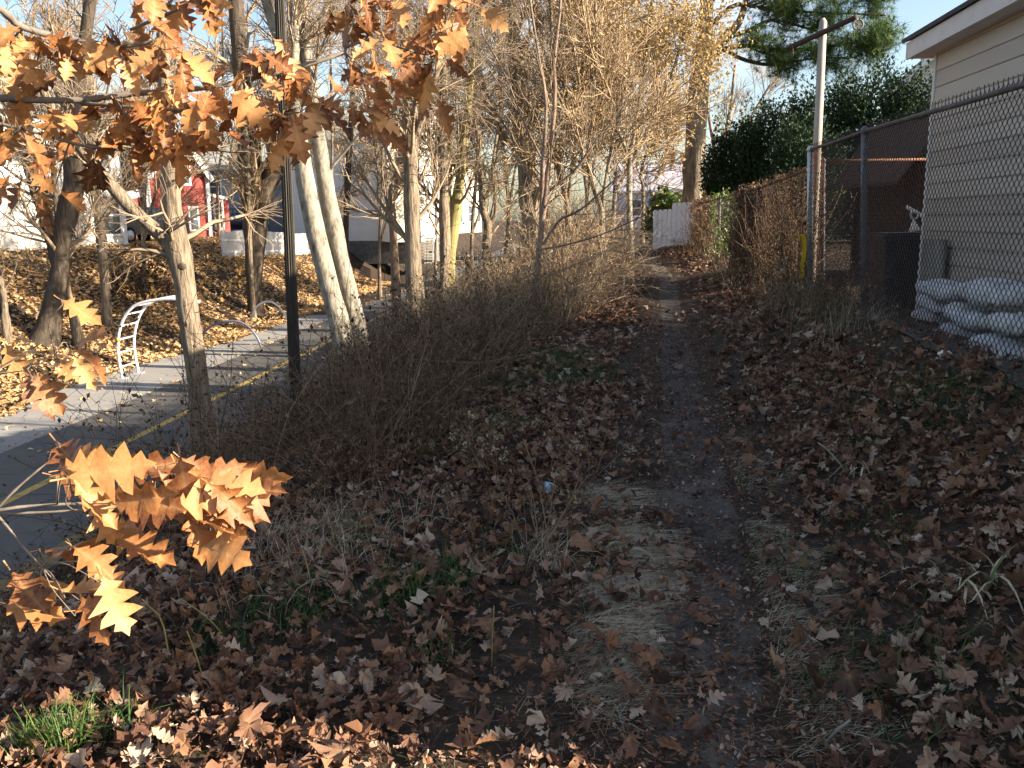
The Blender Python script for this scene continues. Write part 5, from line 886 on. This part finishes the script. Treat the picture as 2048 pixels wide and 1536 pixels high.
bough('low oak branch with bright leaves hanging over the lower left corner', [[(-60, 1024, 1.95, 4.5), (0, 1020, 1.95, 4), (60, 1012, 1.97, 3.5), (180, 1006, 2.0, 3.5), (270, 1000, 2.02, 3), (340, 992, 2.04, 3), (400, 980, 2.06, 2.5), (450, 955, 2.08, 2)], [(-40, 1030, 1.97, 3.5), (100, 1024, 1.98, 3), (210, 1018, 2.0, 2.5), (300, 1022, 2.0, 2)], [(-10, 1022, 1.95, 3), (30, 980, 1.96, 2.8), (70, 945, 1.97, 2.2), (95, 925, 1.98, 1.6)], [(-10, 1026, 1.95, 3), (20, 1060, 1.93, 2.6), (45, 1092, 1.92, 2.2), (85, 1135, 1.9, 1.8)]],
      [(120, 925, 1, 6), (95, 985, 1, 6), (122, 985, 2, 10), (138, 1000, 1, 6), (145, 955, 1, 8), (185, 1045, 2, 10), (215, 1085, 2, 12), (235, 985, 1, 4), (262, 1050, 3, 14), (300, 1015, 2, 12), (318, 985, 2, 10), (350, 965, 3, 12), (372, 1025, 3, 12), (330, 1070, 1, 10), (232, 1120, 1, 5), (405, 985, 3, 12), (440, 990, 2, 10), (462, 1020, 2, 10), (480, 995, 2, 10), (440, 1060, 3, 12), (420, 1095, 2, 10), (392, 1120, 1, 8), (80, 1135, 1, 6), (140, 1130, 1, 6), (82, 1190, 1, 8), (180, 1165, 1, 8), (200, 1195, 1, 8), (130, 1225, 1, 8), (165, 1235, 1, 8), (150, 1262, 1, 8), (5, 1180, 1, 8), (10, 1245, 2, 8)], size=.145, side=True)
bough('thin oak twig with two curled leaves over the grey pad at the left edge', [[(-60, 770, 2.2, 2), (0, 735, 2.2, 2), (40, 712, 2.2, 1.6), (75, 690, 2.2, 1.2)], [(-20, 748, 2.2, 1.6), (60, 738, 2.2, 1.3), (110, 705, 2.2, 1.1)]], [(50, 775, 1, 6), (68, 790, 1, 6), (115, 765, 1, 6), (140, 735, 2, 8), (150, 745, 1, 8), (125, 640, 1, 6), (0, 725, 1, 5)], size=.13, side=True)
# ------------------------------------------------------------------ foreground plants and litter
def weed(label, u, v, stems, h, r=.003, spread=.35, tw=6, mt='brush', nm='dry_weed', flowers=0):
    g = G(u, v); T = thing(nm, label, 'plant', g); n = stems
    d = np.stack([rng.normal(0, spread, n), rng.normal(0, spread, n), np.ones(n)], -1); p = walk(np.repeat(g[None] - (0, 0, .03), n, 0) + rng.normal(0, .02, (n, 3)) * (1, 1, 0), d, h * rng.uniform(.6, 1.1, n), 8, .09, -.02)
    rad = np.repeat(np.linspace(r, r * .4, 8)[None], n, 0); m = MB(); V, F = tubes(p, rad, 5); m.add(V, F, tint=.55); obj('stems', m.mesh('stems', True), M_[mt], T)
    q, qr = grow(p, rad, tw, .35, 1, h * .3, .6, 4, .02, .2, .6, r * .35); m = MB(); V, F = tubes(q, qr, 3); m.add(V, F, tint=.45)
    e = q[:, 1:].reshape(-1, 3); k = len(e); b = (np.arange(k) * 4)[:, None, None]; V = np.einsum('nij,nvj->nvi', randR(k, 1.2), QD[0][0] * rng.uniform(.012, .03, (k, 1, 1))) + e[:, None]; m.add(V.reshape(-1, 3), (np.array([[0, 1, 3], [1, 2, 3]])[None] + b).reshape(-1, 3), tint=np.repeat(rng.random(k), 4))
    obj('twigs', m.mesh('twigs'), M_[mt], T, kind='stuff')
    if flowers:
        e = p[:, -1]; k = len(e); obj('seed_heads', scatter('seed_heads', SIM, np.repeat(e, 8, 0) + rng.normal(0, .02, (8 * k, 3)), randR(8 * k, 1.3), np.full(8 * k, flowers), rng.random(8 * k)), M_['straw'], T, kind='stuff')
    return T
weed('leafless reddish weed with spreading stems left of the dirt path', 1075, 1110, 7, .62, .004, .38, 7)
weed('bushy dry weed behind the leafless reddish one', 990, 960, 9, .5, .003, .4, 8, flowers=.03)
weed('tangled dry weed leaning over the edge of the dirt path', 1180, 960, 8, .5, .003, .45, 7)
weed('feathery grey weed growing low in front of the paved path', 270, 1010, 7, .5, .0035, .3, 9)
weed('pale feathery weed beside the low oak branch', 60, 1190, 6, .5, .0035, .35, 9)
weed('weed with woolly pale seed heads by the galvanised post', 1560, 600, 6, .55, .004, .25, 4, flowers=.06)
weed('tall dry weed standing by the dark fence post', 1690, 640, 6, .75, .004, .25, 5)
weed('rusty upright stalk at the foot of the dead vine', 1425, 585, 3, .9, .008, .12, 4)
def stalk(label, pts, r, y0=None, mt='yellowgreen', nm='cut_stalk'):
    g = G(*pts[0]); ys = g[1]; w = np.array([g - (0, 0, .03)] + [P(u, v, ys - .02 * i) for i, (u, v) in enumerate(pts[1:])]); w = interp(w, 8); one(nm, MB().tube(w, np.linspace(r, r * .8, 8), 6).mesh(nm, True), M_[mt], label, 'stalk')
stalk('bent pale stalk leaning left at the lower left', [(342, 1330), (325, 1245), (300, 1215), (284, 1198)], .0035)
stalk('short straight yellow stalk right of the bent pale one', [(412, 1368), (392, 1310), (374, 1262)], .0035)
stalk('thin stalk slanting behind the yellow stalk', [(470, 1290), (420, 1240), (362, 1198)], .003)
stalk('upright thin stalk in front of the low oak leaves', [(442, 1180), (445, 1130), (446, 1095)], .003)
stalk('pale stub standing among the leaves left of the dirt path', [(982, 1340), (985, 1270), (988, 1212)], .003)
stalk('sharp stub poking up at the bottom edge', [(846, 1560), (850, 1520), (856, 1500)], .004, mt='cheese')
stalk('bleached stick lying on the leaves right of the dirt path', [(1698, 938), (1660, 905), (1637, 886)], .006, mt='cheese', nm='stick')
stalk('grey stick lying on the dirt at the bottom', [(1635, 1500), (1665, 1470), (1700, 1440)], .005, mt='wood', nm='stick')
def straps(label, u, v, n, L, w, tb):
    g = G(u, v); m = MB(); x = g[0] + rng.normal(0, .035, n); y = g[1] + rng.normal(0, .03, n)
    V, F, T = blades(n, x, y, np.full(n, L), w, 2.0, tb * rng.random(n), 8); m.add(V, F); T_ = thing('strap_leaf_plant', label, 'plant', g); obj('blades', m.mesh('blades', True), M_['cheese'], T_)
    V, F, T = blades(1, x[:1], y[:1], np.full(1, L * .8), w, .8, np.full(1, .8), 6); m = MB(); m.add(V, F, tint=.9); obj('green_blade', m.mesh('green_blade', True), M_['grass'], T_)
straps('limp bleached strap leaves flopped over at the right', 1955, 1180, 14, .24, .016, 1.0)
straps('small limp strap leaf tuft left of the larger one', 1860, 1175, 8, .2, .012, 1.0)
straps('bleached strap leaves beside the pale stick', 1735, 950, 10, .22, .015, 1.0)
straps('flattened pale tuft at the left edge of the dirt path', 1215, 1110, 9, .2, .012, 1.0)
def lump(nm, label, cat, u, v, d, mt, seed):
    g = G(u, v); r = np.random.default_rng(seed); a = np.linspace(0, 2 * np.pi, 14, endpoint=False); b = np.linspace(-1.4, 1.4, 7); A, B = np.meshgrid(a, b, indexing='ij'); k = r.uniform(.75, 1.2, A.shape)
    V = np.stack([np.cos(B) * np.cos(A) * k * d[0], np.cos(B) * np.sin(A) * k * d[1], np.sin(B) * k * d[2]], -1).reshape(-1, 3) + g + (0, 0, d[2] * .8); I = np.arange(98).reshape(14, 7); J = np.roll(I, -1, 0)
    one(nm, mesh_of(nm, V, [np.stack([I[:, :-1], J[:, :-1], J[:, 1:], I[:, 1:]], -1).reshape(-1, 4), I[:, 0][None, ::-1], I[:, -1][None]], False), mt, label, cat)
lump('foam_scrap', 'whitish foam scrap lying among the leaves on the right', 'litter', 1910, 948, (.032, .03, .022), M_['foam'], 1)
lump('plastic_scrap', 'crumpled pale blue plastic scrap under the leafless weed', 'litter', 1097, 985, (.05, .04, .035), M_['blueplastic'], 2)
lump('pale_stone', 'pale stone on the gravel below the sacks', 'stone', 1890, 715, (.05, .04, .03), M_['foam'], 3)
lump('pale_stone', 'rounder pale stone nearer the right edge of the gravel', 'stone', 1990, 718, (.05, .05, .035), M_['foam'], 4)
print('TRIS', sum(len(o.data.polygons) for o in COL.objects if o.type == 'MESH'))
